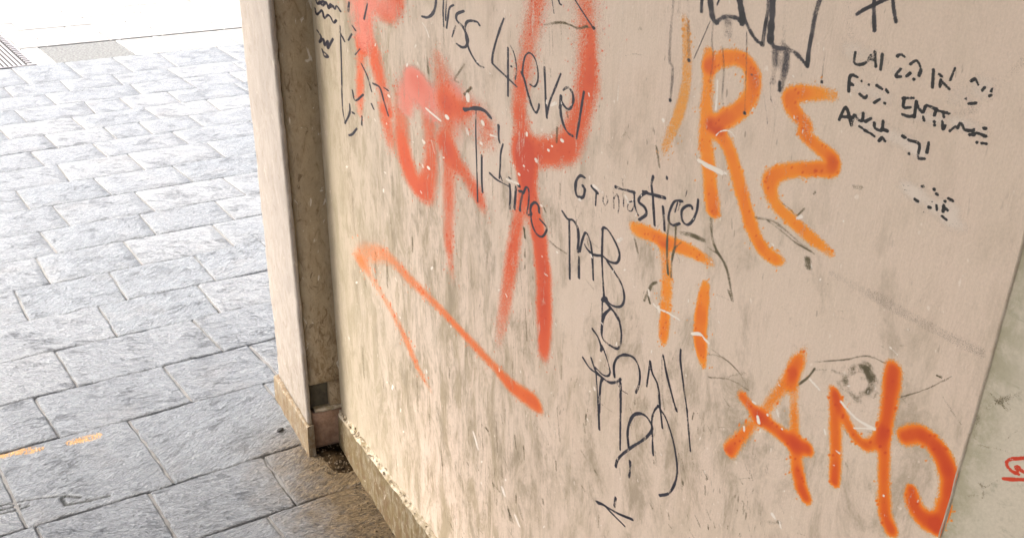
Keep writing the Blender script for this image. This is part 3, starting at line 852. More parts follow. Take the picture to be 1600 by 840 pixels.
# -- worn smears and old marks first
paint('grey_smear', [F((1300, 428, 7), (1380, 470, 10), (1460, 514, 11), (1532, 550, 10))], M['grey_scuff'], .003, 'straight grey smear slanting down to the sheet edge', soft=.6, inten=.6, clip=CL)
paint('grey_ring', [S5((10, -30), (18, 90), (40, 230), (90, 370), (170, 500), (270, 610), (400, 690), (540, 740), (680, 735), (800, 680), (930, 560), (1040, 460), (1130, 370))], M['grey_scuff'], .003, 'large faded grey arc under the black writing', r=9, soft=.6, inten=.42, clip=CL)
paint('pale_smear', [(S4((120, 80), (240, 110), (300, 150)), dict(r=14)), (S4((400, 210), (520, 240)), dict(r=9)), (S4((760, 370), (900, 330), (960, 300)), dict(r=17)), (S4((130, 290), (330, 370)), dict(r=13)),
                     (S4((480, 430), (520, 470), (800, 540)), dict(r=10)), (S4((180, 520), (330, 590), (460, 650), (560, 720)), dict(r=12, i=1.4)), (S4((780, 520), (940, 580)), dict(r=11)),
                     (S6((210, 130), (330, 210), (480, 320), (620, 430), (760, 520)), dict(r=13, i=1.3)), (S6((600, 300), (720, 360)), dict(r=9))],
      M['smear'], .003, 'pale rubbed patches under the black capitals', soft=.7, inten=.95, clip=CL)
paint('scuff', [(S7((560, 435), (640, 450), (700, 490), (780, 560), (845, 610)), dict(r=2.4)), (S7((620, 450), (700, 510), (760, 560), (830, 600)), dict(r=1.6)), (S7((690, 365), (735, 400), (760, 425), (800, 390)), dict(r=1.6, i=.9)),
                (S7((345, 440), (350, 520), (370, 590), (420, 680), (450, 830)), dict(r=2.6)), (S7((200, 510), (250, 520), (310, 545)), dict(r=4)), (S7((20, 840), (50, 770), (80, 750)), dict(r=2)), (S7((330, 580), (390, 620)), dict(r=1.5)),
                (S7((815, 640), (818, 670)), dict(r=6, i=.7)), (S7((845, 320), (852, 310)), dict(r=2, i=.8)), (S7((1040, 285), (1075, 290)), dict(r=4, i=.5)), (S7((80, 90), (95, 190)), dict(r=2, i=.5))],
      M['scuff'], .0012, 'olive scrape lines between the orange letters', soft=.6, inten=.72, clip=CL)
paint('scuff', [(Q((620, 10), (632, 60)), dict(r=2, i=.9)), (S7((430, 790), (448, 835)), dict(r=2.5)), (S8((350, 215), (400, 190), (440, 160), (470, 122)), dict(r=1.8, i=1.0)), (S8((830, 245), (940, 210), (1050, 155)), dict(r=1.1, i=.8)), (S8((840, 250), (890, 300)), dict(r=1.2, i=.5)),
                (S8((985, 152), (1005, 160)), dict(r=2, i=.9)), (S8((1010, 240), (1060, 320), (1090, 360)), dict(r=1.8, i=.55)), (S8((-20, 60), (60, 70), (130, 120), (190, 205)), dict(r=1.6, i=.5)), (S8((30, 40), (100, 90), (160, 150)), dict(r=1.2, i=.5)),
                (S8((20, 160), (110, 170), (190, 215)), dict(r=1.6, i=.5)), (S8((470, 95), (600, 85), (690, 70), (780, 105)), dict(r=1.4, i=.7))],
      M['scuff'], .0012, 'thin dark scratches around the lowest orange letters', soft=.6, clip=CL)
hatch = []
for k in range(90):
    rad_ = random.uniform(42, 104); a0 = random.uniform(0, 6.28); da = random.uniform(.25, .8) * 60 / (rad_ + 20)
    pts_ = [(652 + rad_ * math.cos(a0 + da * q) * .95, 182 + rad_ * math.sin(a0 + da * q)) for q in (0, .5, 1)]
    dark = .8 if math.cos(a0) > -.2 and math.sin(a0) < .5 else .45
    hatch.append((S8(*pts_), dict(r=random.uniform(1.5, 5.0), i=random.uniform(.2, .5) * dark)))
paint('scuffed_disc', hatch, M['scuff'], .0015, 'round patch of hatched grey scuffs above the letter M', soft=.8, clip=CL)
ticks = []
for k in range(110):
    px0, py0 = random.uniform(1085, 1200), random.uniform(690, 850)
    if random.random() > (py0 - 660) / 190 + .1: continue
    ticks.append(([(px0, py0), (px0 + random.uniform(-3, 3), py0 + random.uniform(5, 14))], dict(r=random.uniform(.7, 1.6), i=random.uniform(.25, .6))))
for k in range(120):
    px0, py0 = random.uniform(700, 1120), random.uniform(620, 850)
    ticks.append(([(px0, py0), (px0 + random.uniform(-3, 8), py0 + random.uniform(5, 22))], dict(r=random.uniform(.7, 2.2), i=random.uniform(.25, .6))))
for k in range(110):
    px0, py0 = random.uniform(1120, 1420), random.uniform(440, 850)
    a_ = random.uniform(-.3, 1.3); L_ = random.uniform(4, 26)
    ticks.append(([(px0, py0), (px0 + L_ * math.cos(a_), py0 + L_ * math.sin(a_))], dict(r=random.uniform(.8, 3.2), i=random.uniform(.12, .42))))
for k in range(170):
    px0, py0 = random.uniform(530, 900), random.uniform(20, 700)
    if py0 > 560 + (px0 - 530) * 1.1: continue
    L_ = random.uniform(8, 60)
    ticks.append(([(px0, py0), (px0 + L_ * .05 + random.uniform(-2, 2), py0 + L_)], dict(r=random.uniform(.6, 1.8), i=random.uniform(.15, .45))))
for k in range(60):
    px0, py0 = random.uniform(890, 1100), random.uniform(180, 640)
    a_ = random.uniform(.6, 2.2); L_ = random.uniform(8, 40)
    ticks.append(([(px0, py0), (px0 + L_ * math.cos(a_), py0 + L_ * math.sin(a_))], dict(r=random.uniform(.6, 1.6), i=random.uniform(.2, .45))))
paint('wear_mark', ticks, M['scuff'], .0014, soft=.6, clip=CL, sub=4, kind='stuff')

# -- faded red letters
paint('spray_letter', [(A((372, -60, 10), (378, 60, 11, .8), (395, 200, 10, .85), (395, 330, 9, .7)), {}), (A((390, 300, 6), (388, 500, 6, .65), (385, 650, 6, .7), (383, 830, 5, .5)), {}),
                       (A((430, -40, 9, .6), (430, 130, 9, .7), (455, 260, 9, .75), (490, 420, 11, .8), (525, 560, 10, .75), (560, 680, 10, .7), (590, 800, 9, .7)), {}), (B((560, 120, 9, .7), (590, 240, 10, .75), (605, 330, 9, .6), (610, 420, 6, .3)), {}),
                       (A((455, -30, 10), (490, 50, 11, .6), (560, 100, 14, .7), (630, 70, 12, .65), (670, -40, 10, .6)), {}), (A((560, 40, 15, .5), (600, -40, 15, .5)), {})],
      M['red'], .0024, 'faded red letter running down beside the small black tags', soft=.8, inten=.75, clip=CL, wide=1.15)
paint('spray_letter', [(B((690, -60, 10, .6), (682, 100, 11, .7), (690, 300, 11, .85), (725, 480, 12, .9), (775, 610, 14, .95), (830, 680, 15, .95), (885, 590, 12, .9), (905, 430, 10, .75), (890, 230, 11, .7), (875, 60, 12, .7), (850, -40, 12, .65), (800, -110, 12, .6), (735, -90, 11, .6), (690, -40, 10, .6)), {})],
      M['red'], .0024, 'faded red letter O with a thick bottom', soft=.8, clip=CL, wide=1.15)
paint('spray_glow', [(A((790, 590, 15, .8), (735, 680, 13, .85), (715, 790, 11, .7)), {}), (A((800, 590, 15, .8), (850, 690, 13, .85), (870, 800, 11, .7)), {}), (A((960, 430, 12, .4), (1000, 560, 17, .5), (1020, 760, 17, .6)), {}), (E_((100, 60, 22, .6), (90, 220, 20, .6)), {}), (E_((200, 40, 20, .5), (330, 150, 22, .5), (360, 300, 18, .45)), {}), (A((380, 0, 20, .6), (400, 200, 17, .6), (410, 320, 13, .5)), {}), (A((540, 0, 22, .5), (600, 60, 18, .45)), {}), (D((285, -40, 18, .5), (260, 80, 18, .5), (220, 300, 16, .45), (180, 560, 15, .4)), {}), (D((630, -40, 24, .45), (640, 250, 24, .4), (640, 500, 20, .4)), {}), (E_((80, 420, 18, .4), (200, 560, 18, .4), (300, 720, 14, .35)), {})], M['pink_spray'], .0026, 'pink overspray across the tops of the red letters', soft=.8, clip=CL, wide=1.15)
paint('spray_letter', [(A((955, 400, 9, .5), (985, 560, 12, .7), (1010, 750, 13, .7)) + B((1020, 120, 13, .75), (1022, 350, 12, .7), (1030, 600, 11, .75), (1032, 830, 9, .7)) + F((701, 380, 7, .7), (704, 415, 6, .5), (708, 445, 5, .25)), {}),
                       (E_((90, 60, 12, .6), (230, 70, 13, .65), (340, 150, 13, .7), (385, 260, 11, .65), (350, 350, 9, .45), (330, 390, 8, .3)), {}), (E_((210, 130, 10, .5), (230, 250, 9, .45)), {}),
                       (E_((60, 340, 12, .6), (150, 470, 13, .65), (240, 600, 13, .75), (310, 730, 11, .75), (340, 810, 8, .55), (350, 870, 7, .2)), {})],
      M['red'], .0024, 'faded red letter R with a long drip below', soft=.85, clip=CL, wide=1.15)
paint('spray_letter', [(D((285, -60, 11, .75), (265, 60, 11, .75), (235, 220, 12, .7), (205, 400, 12, .65), (165, 600, 12, .75), (150, 800, 12, .85)) + E_((640, 300, 14, .95), (640, 480, 14, .95)) + G((575, 60, 12, .95), (540, 250, 9, .75), (505, 430, 9, .8), (470, 640, 9, .8), (440, 840, 9, .75)) + F((784, 505, 8, .55), (776, 545, 7, .2)), {}),
                       (E_((650, 480, 14, .9), (670, 620, 12, .95)) + G((620, 250, 10, .95), (650, 430, 11, 1.05), (680, 650, 11, 1.1), (698, 840, 11, 1.1)) + F((850, 500, 11, 1.1), (849, 548, 9, .8), (848, 566, 8, .2)), {}),
                       (D((620, -50, 12, .4), (640, 100, 13, .45), (650, 280, 14, .45), (650, 470, 14, .5), (640, 620, 15, .7), (600, 800, 16, .85)) + E_((1000, 300, 17, .85), (930, 390, 18, .95), (800, 410, 18, .95), (680, 420, 17, .9)), {}),
                       (D((600, -50, 17, .3), (625, 180, 19, .3), (630, 420, 19, .35), (650, 600, 19, .4)), dict(s=.8)), (D((668, 200, 5, .3), (672, 400, 5, .35), (665, 600, 6, .3)), {})],
      M['red'], .0024, 'big red letter A with two long legs', soft=.75, clip=CL, wide=1.15)
paint('spray_line', [(F((560, 405, 9, .35), (575, 396, 10, .5), (605, 400, 10, .55), (640, 436, 9, .6), (680, 474, 7, .65), (725, 522, 7, .75), (770, 570, 8, .8), (800, 603, 10, .95), (835, 628, 11, 1.15)), {}),
                     (F((566, 412, 8, .35), (585, 440, 7, .4), (610, 482, 6.5, .5), (632, 525, 6.5, .6), (652, 572, 6, .55), (672, 608, 5, .3)), {})],
      M['wedge'], .0022, 'thin red spray wedge pointing down right', soft=.85, clip=CL, wide=1.22)

# -- orange letters
paint('spray_stroke', [S3((185, 90, 6, .25), (195, 160, 7, .5), (200, 320, 8, .6), (195, 480, 9, .6), (160, 640, 9, .65), (120, 750, 9, .6)) + S7((150, 20, 8, .55), (125, 90, 7, .45), (110, 135, 5, .15))], M['pale_orange'], .0022, 'pale orange slanting stroke left of the R', soft=.5, clip=CL)
paint('spray_letter', [(S3((325, 300, 9, .55), (322, 450, 10, .6), (312, 650, 11, .65), (308, 840, 12, .7)) + S7((328, 130, 12, .7), (340, 260, 12, .75), (355, 400, 12, .95)), {}),
                       (S3((330, 390, 12, .7), (400, 350, 12, .75), (480, 335, 13, .8), (550, 370, 13, .85), (585, 450, 13, .9), (575, 550, 13, .85), (515, 635, 13, .85), (430, 690, 14, .95), (355, 735, 12, 1.0)), {}),
                       (S7((395, 40, 13, .95), (435, 110, 12, .75), (475, 240, 12, .8), (510, 370, 12, .75), (550, 500, 12, .8), (600, 590, 12, .85), (650, 630, 11, .8), (685, 640, 8, .5)), {})],
      M['orange'], .0022, 'orange letter R with a long slanting leg', soft=.62, clip=CL)
paint('spray_letter', [(S3((1050, 555, 11, .45), (960, 545, 12, .65), (860, 545, 13, .8), (800, 570, 13, .95), (820, 640, 13, .85), (890, 730, 12, .8)) + S7((800, 30, 12, .8), (870, 95, 12, .85), (930, 150, 13, 1.0), (925, 195, 13, 1.05), (850, 200, 12, .85), (740, 205, 12, .8), (655, 230, 13, .85), (632, 285, 13, .85), (660, 370, 12, .7), (740, 450, 12, .7), (830, 530, 12, .65), (925, 605, 9, .45)), {})],
      M['orange'], .0022, 'orange angular letter E zigzagging downwards', soft=.62, clip=CL)
paint('spray_letter', [(Hh((530, 505, 11, .65), (620, 535, 12, .8), (740, 590, 11, .9), (900, 650, 11, .75), (1000, 700, 10, .65), (1080, 745, 8, .35)), {}), (Pp((1000, 330, 10, .55), (1015, 500, 10, .55), (1018, 680, 10, .6), (1005, 830, 9, .6)) + Q((742, 170, 8, .7), (730, 290, 8, .75), (725, 350, 6, .4)), {})],
      M['orange'], .0022, 'orange letter T under the marker word', soft=.62, clip=CL)
paint('spray_letter', [F((1103, 445, 7, .55), (1098, 475, 10, .85), (1094, 515, 11, .95), (1095, 545, 10, .9), (1098, 568, 7, .5))], M['orange'], .0022, 'short orange bar of a letter I', soft=.4, clip=CL)
paint('spray_letter', [(S8((108, 470, 10, .95), (150, 420, 9, .75), (210, 355, 9, .5), (280, 270, 9, .5), (340, 190, 10, .6), (390, 110, 11, .75), (420, 60, 8, .4), (435, 20, 5, .15)), {}), (S8((380, 150, 9, .5), (382, 280, 9, .5), (385, 420, 10, .65), (395, 540, 11, .85), (410, 620, 12, 1.0), (430, 665, 10, 1.0)), {}),
                       (S8((165, 245, 9, .8), (230, 320, 11, .95), (310, 385, 12, .95), (380, 440, 12, 1.0), (435, 460, 11, 1.0)), {})],
      M['deep'], .0024, 'dark orange letter A with crossed strokes', soft=.85, clip=CL)
paint('spray_letter', [(S8((548, 215, 8, .75), (555, 330, 10, .8), (558, 480, 10, .9), (552, 600, 9, .95)), {}), (S8((565, 240, 8, .7), (600, 340, 9, .8), (650, 420, 9, .85), (700, 445, 10, .85), (760, 390, 10, .7)), {}),
                       (S8((802, 130, 14, 1.1), (785, 260, 13, 1.1), (765, 390, 12, 1.0), (762, 520, 11, .8), (763, 650, 11, .8), (768, 740, 12, .9), (790, 800, 12, 1.0)), {})],
      M['deep'], .0024, 'dark orange letter M with a tall right stroke', soft=.85, clip=CL)
OO = [(S8((850, 410, 13, 1.0), (910, 400, 14, 1.05), (975, 445, 15, 1.1), (1025, 530, 16, 1.15), (1040, 620, 16, 1.1), (1020, 710, 15, 1.05), (985, 790, 13, .95)), {}), (S8((880, 640, 11, .95), (890, 700, 14, 1.05), (925, 750, 16, 1.1), (975, 780, 15, 1.1)), {})]
paint('spray_letter', OO, M['deep'], .0024, 'dark orange letter O cut by the sheet edge', soft=.85, clip=CL)
paint('spray_overrun', [S8((1028, 650, 9, .8), (1030, 700, 9, .95), (1015, 750, 9, .95), (995, 800, 7, .7))], M['deep'], .0024, 'end of the orange letter O on the grey green wall', soft=.5, Y=GY, clip=(SEAM + .0005, 0), parent=old)
paint('red_scrawl', [S9((445, 515), (500, 519), (580, 520)), S9((580, 400), (530, 405), (490, 408), (466, 425), (472, 450), (495, 475), (530, 490)), S9((580, 490), (545, 470), (530, 450), (515, 455), (525, 470))], M['red_ink'], .001, 'small red curly scrawl at the right on the grey green wall', r=2.6, soft=.35, Y=GY, parent=old)
paint('scuff', [(S9((330, 0), (400, 75), (470, 140)), dict(r=2.4)), (S9((470, 100), (500, 160)), dict(r=1.5)), (S9((310, 330), (370, 345), (420, 352), (500, 380)), dict(r=1.8)), (S9((255, 610), (300, 605), (340, 618), (325, 540)), dict(r=2)), (S9((450, 310), (490, 280), (522, 250)), dict(r=1.4)), (S9((310, 540), (350, 560), (420, 520)), dict(r=2)), (S9((300, 70), (320, 100)), dict(r=3)),
                (S9((360, 130), (430, 90), (540, 50)), dict(r=5, i=.35)), (S9((290, 290), (310, 180)), dict(r=4, i=.4)), (S9((215, 400), (240, 340)), dict(r=5, i=.5)), (S9((430, 60), (450, 130)), dict(r=2))],
      M['scuff'], .0013, 'olive scratches on the grey green wall', soft=.7, inten=.42, Y=GY, parent=old)

# -- thick grey black marker at the top
paint('marker_scrawl', [(S3((288, -40), (284, 70)), dict(r=2.6)), (S3((330, -40), (342, 60), (352, 110), (372, 132)), dict(r=4.6)), (S3((395, -20), (375, 30)), dict(r=1.5)), (S3((500, -40), (515, 50), (522, 90), (520, 140)), dict(r=4.6, i=1.1)),
                        (S3((372, 132), (400, 108), (440, 98), (490, 108), (520, 125)), dict(r=3.6, i=.7)), (S3((525, 80), (560, 165), (600, 230), (640, 262)), dict(r=2.8, i=.8)), (S3((640, 262), (655, 160), (668, 80), (680, -30)), dict(r=3, i=.85)),
                        (S3((702, -40), (698, 80), (690, 170), (686, 240)), dict(r=5, i=1)), (S3((686, 235), (715, 278), (770, 285), (830, 308), (900, 383)), dict(r=3.6, i=.8)), (S3((902, 388), (910, 300), (930, 190), (950, 80), (985, -30)), dict(r=3.4, i=.85))],
      M['thick_ink'], .0013, 'thick grey black marker letters along the top', soft=.35, inten=.9, clip=CL)
paint('ink_drips', [(S3((712, 285), (708, 390), (704, 440), (703, 480)), dict(r=5, i=.38)), (S3((760, 290), (752, 340), (748, 380)), dict(r=10, i=.32)), (S3((785, 290), (778, 390), (755, 470), (740, 525)), dict(r=5.5, i=.45)), (S3((740, 480), (740, 528)), dict(r=1.8, i=.9)), (S3((440, 110), (440, 160), (440, 200)), dict(r=8, i=.36)), (S3((780, -30), (762, 260)), dict(r=4, i=.2)),
                    (S3((125, -30), (108, 150), (98, 350), (118, 400), (102, 590)), dict(r=2.6, i=.36)), (S3((205, -20), (208, 200), (212, 355)), dict(r=3, i=.35)), (S3((160, -20), (150, 120)), dict(r=4, i=.22)), (S3((335, 125), (240, 345)), dict(r=.9, i=.7)), (S3((355, 120), (345, 230), (352, 330), (335, 480)), dict(r=2, i=.42)), (S3((405, 270), (415, 400), (405, 560), (412, 610)), dict(r=2, i=.35)), (S3((548, 190), (545, 420), (536, 665)), dict(r=1.3, i=.45)),
                    (S3((640, 520), (655, 600), (670, 725)), dict(r=1.2, i=.45)), (S3((685, 480), (690, 580), (712, 650), (708, 770)), dict(r=1.2, i=.4)), (S3((690, 580), (745, 640)), dict(r=1.6, i=.3)), (S3((1005, 300), (985, 480)), dict(r=1.2, i=.35)), (S3((985, 478)), dict(r=2.4, i=.9)), (S3((535, 660)), dict(r=2.2, i=.9)), (S3((100, 585)), dict(r=2.2, i=.8)), (S3((210, 352)), dict(r=2.4, i=.8)), (S3((576, 436)), dict(r=1.8, i=.8)),
                    (S3((75, 0), (68, 200)), dict(r=2, i=.15)), (S3((240, 0), (236, 150)), dict(r=2.5, i=.15))],
      M['thick_ink'], .0013, 'grey ink runs dripping from the thick marker letters', soft=.55, clip=CL)
paint('marker_cross', [S5((75, 90), (120, 62), (180, 32), (270, -10)), S5((184, -30), (182, 80), (186, 190)), S5((298, -30), (308, 70), (320, 135))], M['thick_ink'], .0012, 'black marker cross at the top right', r=2.9, soft=.35, inten=1.0, clip=CL)

# -- marker handwriting
ink = M['ink']; IC = .00085
paint('marker_word', [(Cc((195, -30), (188, 50), (165, 105), (130, 128), (92, 122)), dict(r=2)), (Cc((215, -10), (225, 110)), dict(r=1.2, i=.5)), (Cc((248, -10), (245, 100), (250, 195)), dict(r=1.3, i=.8)), (Cc((320, 38), (292, 60), (280, 130), (270, 205)), dict(r=1.5)), (Cc((270, -10), (262, 150)), dict(r=1.2, i=.7)), (Cc((335, 190), (310, 270)), dict(r=1.3, i=.6)),
                      (Cc((395, 82), (345, 105), (345, 150), (390, 200), (425, 280), (412, 338), (380, 345), (345, 322)), dict(r=1.9)), (Cc((510, 185), (490, 160), (430, 155), (405, 190), (408, 250), (430, 350), (470, 430), (510, 480), (540, 492)), dict(r=1.7))],
      ink, IC, 'small marker word at the top between the red letters', soft=.4, clip=CL, sub=6)
paint('marker_word', [(Cc((688, 135), (650, 240), (615, 360), (603, 450), (625, 485), (700, 555), (780, 632)), dict(r=1.7)), (Cc((718, 350), (718, 700)), dict(r=1.6)), (Cc((735, 330), (765, 400), (780, 500), (770, 580)), dict(r=1.3, i=.5)), (Cc((740, 485)), dict(r=1.8)),
                      (Cc((822, 540), (832, 450), (850, 400), (880, 388), (915, 430), (935, 510), (935, 590), (912, 632), (880, 618)), dict(r=1.3)), (Cc((818, 530), (840, 590), (855, 650), (890, 770), (922, 822), (940, 790), (945, 760)), dict(r=1.8)),
                      (D((330, 490), (335, 600), (340, 740), (348, 860)), dict(r=1.8)), (D((450, 538), (410, 640), (370, 740), (350, 830)), dict(r=1.5)), (D((468, 658), (500, 638), (535, 680), (540, 740), (520, 790), (490, 790), (455, 740), (450, 700)), dict(r=1.9)), (D((452, 700), (443, 790)) + E_((915, 60), (918, 140), (940, 220), (970, 270), (1002, 292)), dict(r=2)), (E_((1085, -30), (1070, 60), (1050, 190), (1030, 310)), dict(r=1.7)),
                      (D((550, -5), (610, 90), (690, 212)), dict(r=1.3)), (D((690, 205)), dict(r=2.4)), (D((385, -5), (400, 100)), dict(r=.9, i=.7)), (D((432, -5), (440, 25), (452, 36)), dict(r=1.5))],
      ink, IC, 'slanting marker word written over the big red A', soft=.4, clip=CL, sub=6)
paint('old_scratch', [(D((330, 182), (450, 165), (520, 185), (580, 208), (640, 192)), dict(r=2, i=.7)), (D((640, 200), (700, 205)), dict(r=1.3, i=.5)), (D((1010, 215), (1030, 210)), dict(r=3, i=.5)), (D((905, 410), (1000, 395), (1100, 430)), dict(r=1.1, i=.4)),
                      (Cc((400, 470), (330, 580), (360, 600)), dict(r=1.5, i=.6)), (Cc((400, 690), (430, 660), (450, 640)), dict(r=2, i=.8)), (E_((890, 230), (885, 340)), dict(r=2, i=.8)), (E_((960, 110), (968, 155)), dict(r=1.6, i=.6)), (G((555, 450), (562, 520)), dict(r=1.6, i=.9)), (G((562, 600), (560, 660)), dict(r=1.4, i=.7)), (G((562, 700), (560, 745)), dict(r=1.2, i=.6)), (G((290, 600), (280, 760)), dict(r=1.8, i=.5)), (G((700, 300), (715, 340)), dict(r=1.4, i=.7)), (G((740, 540), (800, 590), (880, 640)), dict(r=1.4, i=.4)),
                      (Pp((740, 250), (765, 360)), dict(r=2, i=.6)), (Pp((870, 690), (890, 640), (930, 620)), dict(r=2, i=.7)), (Pp((10, 280), (60, 320), (140, 370)), dict(r=1.5, i=.4))],
      M['scuff'], .0012, 'dull scratches across the red lettering', soft=.5, clip=CL)
paint('marker_word', [(E_((215, 100), (300, 90), (360, 108), (405, 158)), dict(r=2.8)), (E_((297, 95), (297, 300), (305, 560), (310, 770)), dict(r=1.2, i=.85)), (E_((463, 215), (463, 300), (470, 340)), dict(r=1.8)), (E_((495, 350), (478, 420), (475, 500), (468, 600)), dict(r=1.3)), (E_((340, 435), (340, 600), (345, 700)), dict(r=1.6)), (E_((400, 565), (450, 610), (540, 660)), dict(r=1.6)), (E_((470, 560), (490, 620)), dict(r=1.1, i=.6)),
                      (G((445, 80), (455, 90)), dict(r=1.6)), (G((450, 130), (455, 200), (450, 310)), dict(r=1.7)), (G((497, 150), (490, 240), (485, 310)), dict(r=2)), (G((515, 140)), dict(r=2.4)), (G((520, 180), (545, 190), (530, 260), (525, 322)), dict(r=1.8)), (G((550, 195), (572, 150), (590, 180), (587, 270), (578, 350), (612, 345)), dict(r=1.4)),
                      (G((600, 350), (605, 290), (635, 262), (660, 290), (665, 335)), dict(r=1.9)), (G((610, 335), (605, 370), (620, 440), (650, 495), (690, 510), (720, 450), (670, 385)), dict(r=1.7))],
      ink, IC, 'marker word stepping down through the red letters', soft=.4, clip=CL, sub=6)
paint('marker_word', [(Hh((158, 128), (125, 115), (97, 150), (90, 220), (105, 265), (145, 270), (158, 215), (145, 190)), dict(r=2.1)), (Hh((212, 195), (250, 240)), dict(r=2.4)), (Hh((242, 230), (236, 330)), dict(r=1.5, i=.7)), (Hh((300, 250), (290, 290), (305, 330), (325, 300), (315, 260)), dict(r=1.2, i=.5)), (Hh((365, 230), (370, 350)), dict(r=1.4, i=.6)), (Hh((372, 280), (395, 250), (408, 320), (400, 385)), dict(r=1.3, i=.6)),
                      (Hh((385, 198), (440, 215), (520, 235)), dict(r=2.6)), (Hh((430, 130), (432, 190)), dict(r=1.1, i=.4)), (Hh((440, 260), (440, 340)), dict(r=1.2, i=.5)), (Hh((520, 300), (480, 310), (470, 360), (500, 370), (520, 320)), dict(r=1.3, i=.6)), (Hh((518, 250), (525, 340), (548, 402)), dict(r=1.6, i=.85)),
                      (Hh((610, 232), (565, 265), (552, 305), (595, 345), (606, 395), (555, 435)), dict(r=2.2)), (Hh((657, 118), (645, 180), (655, 280), (667, 475)), dict(r=2)), (Hh((585, 232), (650, 252), (740, 275)), dict(r=2.4)), (Hh((728, 340), (735, 420), (740, 512)), dict(r=2)), (Hh((757, 125), (757, 138)), dict(r=2)),
                      (Hh((868, 300), (815, 300), (778, 370), (770, 440), (800, 475), (850, 462)), dict(r=1.9)), (Hh((835, 310), (815, 380)), dict(r=1.2, i=.7)), (Hh((855, 310), (838, 370)), dict(r=1.2, i=.6)), (Hh((942, 355), (935, 335), (900, 335), (865, 370), (870, 440), (905, 472), (945, 440), (975, 370), (985, 290)), dict(r=2.1)), (Hh((905, 220), (890, 270)), dict(r=1.1, i=.5))],
      ink, IC, 'marker word ending in stico above the orange T', soft=.4, clip=CL, sub=6)
paint('ink_drips', [(Hh((775, 440), (760, 560), (758, 700), (765, 830)), dict(r=1.9, i=.8)), (Hh((822, 480), (815, 620), (795, 720), (785, 850)), dict(r=1.9, i=.75)), (Hh((815, 640), (860, 600)), dict(r=1.3, i=.6))], M['scuff'], .001, 'brown runs dripping across the orange T', soft=.5, inten=1.0, clip=CL)
paint('marker_tag', [(Pp((105, 0), (150, 65), (200, 80), (240, 150), (247, 240), (240, 352)), dict(r=1.8)), (Pp((165, 80), (168, 330), (170, 590)), dict(r=1.7)), (Pp((250, 400), (250, 580)), dict(r=1.8)), (Pp((258, 350), (280, 250), (310, 186), (345, 250), (365, 370), (376, 600)), dict(r=1.6)), (Pp((300, 290), (330, 340), (380, 380), (452, 388)), dict(r=1.9)),
                     (Pp((458, 150), (452, 390), (460, 600), (470, 745)), dict(r=1.7)), (Pp((455, 165), (468, 143), (500, 160), (545, 225), (595, 330), (605, 400), (580, 450), (520, 440), (460, 392)), dict(r=1.7)), (Pp((500, 440), (560, 530), (620, 630), (645, 720), (640, 800), (600, 835), (530, 815), (468, 742)), dict(r=1.8)), (Pp((455, 780), (490, 760)), dict(r=2.4)),
                     (Q((345, 95), (390, 150), (412, 200), (425, 300), (410, 382), (370, 386), (290, 322), (283, 230), (300, 150), (340, 105)), dict(r=1.9)), (Q((292, 30), (345, 95)), dict(r=2.4)), (Q((380, 140), (410, 190)), dict(r=2.6)), (Q((286, 60), (283, 200)), dict(r=1.6, i=.6)), (Q((215, 252), (258, 318), (282, 400)), dict(r=1.9)), (Q((275, 410), (282, 370), (320, 470), (342, 560), (325, 592), (285, 580), (235, 530)), dict(r=1.3)), (Q((205, 462), (235, 550), (290, 610)), dict(r=1.8)),
                     (Q((145, 460), (190, 530), (240, 570), (290, 608), (340, 640), (390, 635), (420, 615)), dict(r=1.8)), (Q((240, 570), (250, 720), (256, 850)), dict(r=1.3, i=.75)), (Q((288, 608), (272, 660), (262, 850)), dict(r=1.8)), (Q((418, 640), (420, 850)), dict(r=1.9)), (Q((390, 640), (420, 690), (470, 722)), dict(r=1, i=.7)),
                     (Q((375, 600), (370, 520), (395, 460), (450, 438), (515, 460), (555, 540), (557, 640), (530, 712)), dict(r=1.8)), (Q((608, 668), (622, 580), (635, 485)), dict(r=1.6)), (Q((635, 490), (650, 570), (690, 660), (705, 800), (708, 850)), dict(r=1.7)), (Q((730, 442), (760, 600), (820, 832)), dict(r=1.8)), (Q((858, 400), (855, 480), (875, 640), (905, 850)), dict(r=1.7)), (Q((720, 450), (722, 800)), dict(r=.9, i=.6)),
                     (Rr((165, -10), (170, 140)), dict(r=1.7)), (Rr((325, -10), (322, 290)), dict(r=1.6, i=.7)), (Rr((385, 285), (378, 150), (410, 50), (460, 25), (510, 45), (552, 110), (550, 152), (500, 210), (400, 275), (330, 330), (300, 370), (290, 412)), dict(r=1.9)), (Rr((600, -30), (570, 10), (553, 80), (556, 180), (562, 325)), dict(r=1.6)),
                     (Rr((600, -30), (660, 70), (710, 230), (735, 380), (735, 480), (710, 560), (670, 610), (610, 622)), dict(r=1.9)), (Rr((615, -10), (630, 130)), dict(r=1.6)), (Rr((808, -10), (820, 130), (835, 300)), dict(r=1.5, i=.85)), (Rr((730, -10), (735, 8)), dict(r=2)), (Rr((395, 375), (394, 450), (386, 490)), dict(r=2, i=.85)),
                     (Rr((150, 668), (200, 690), (300, 750), (412, 797)), dict(r=1.7)), (Rr((160, 680), (200, 690), (250, 740), (355, 845)), dict(r=1.6)), (Rr((290, 640), (282, 700)), dict(r=1.9))],
      ink, IC, 'tall blue black marker tag of letters stacked from PAR downwards', soft=.4, clip=CL, sub=6)
blk = M['black_ink']
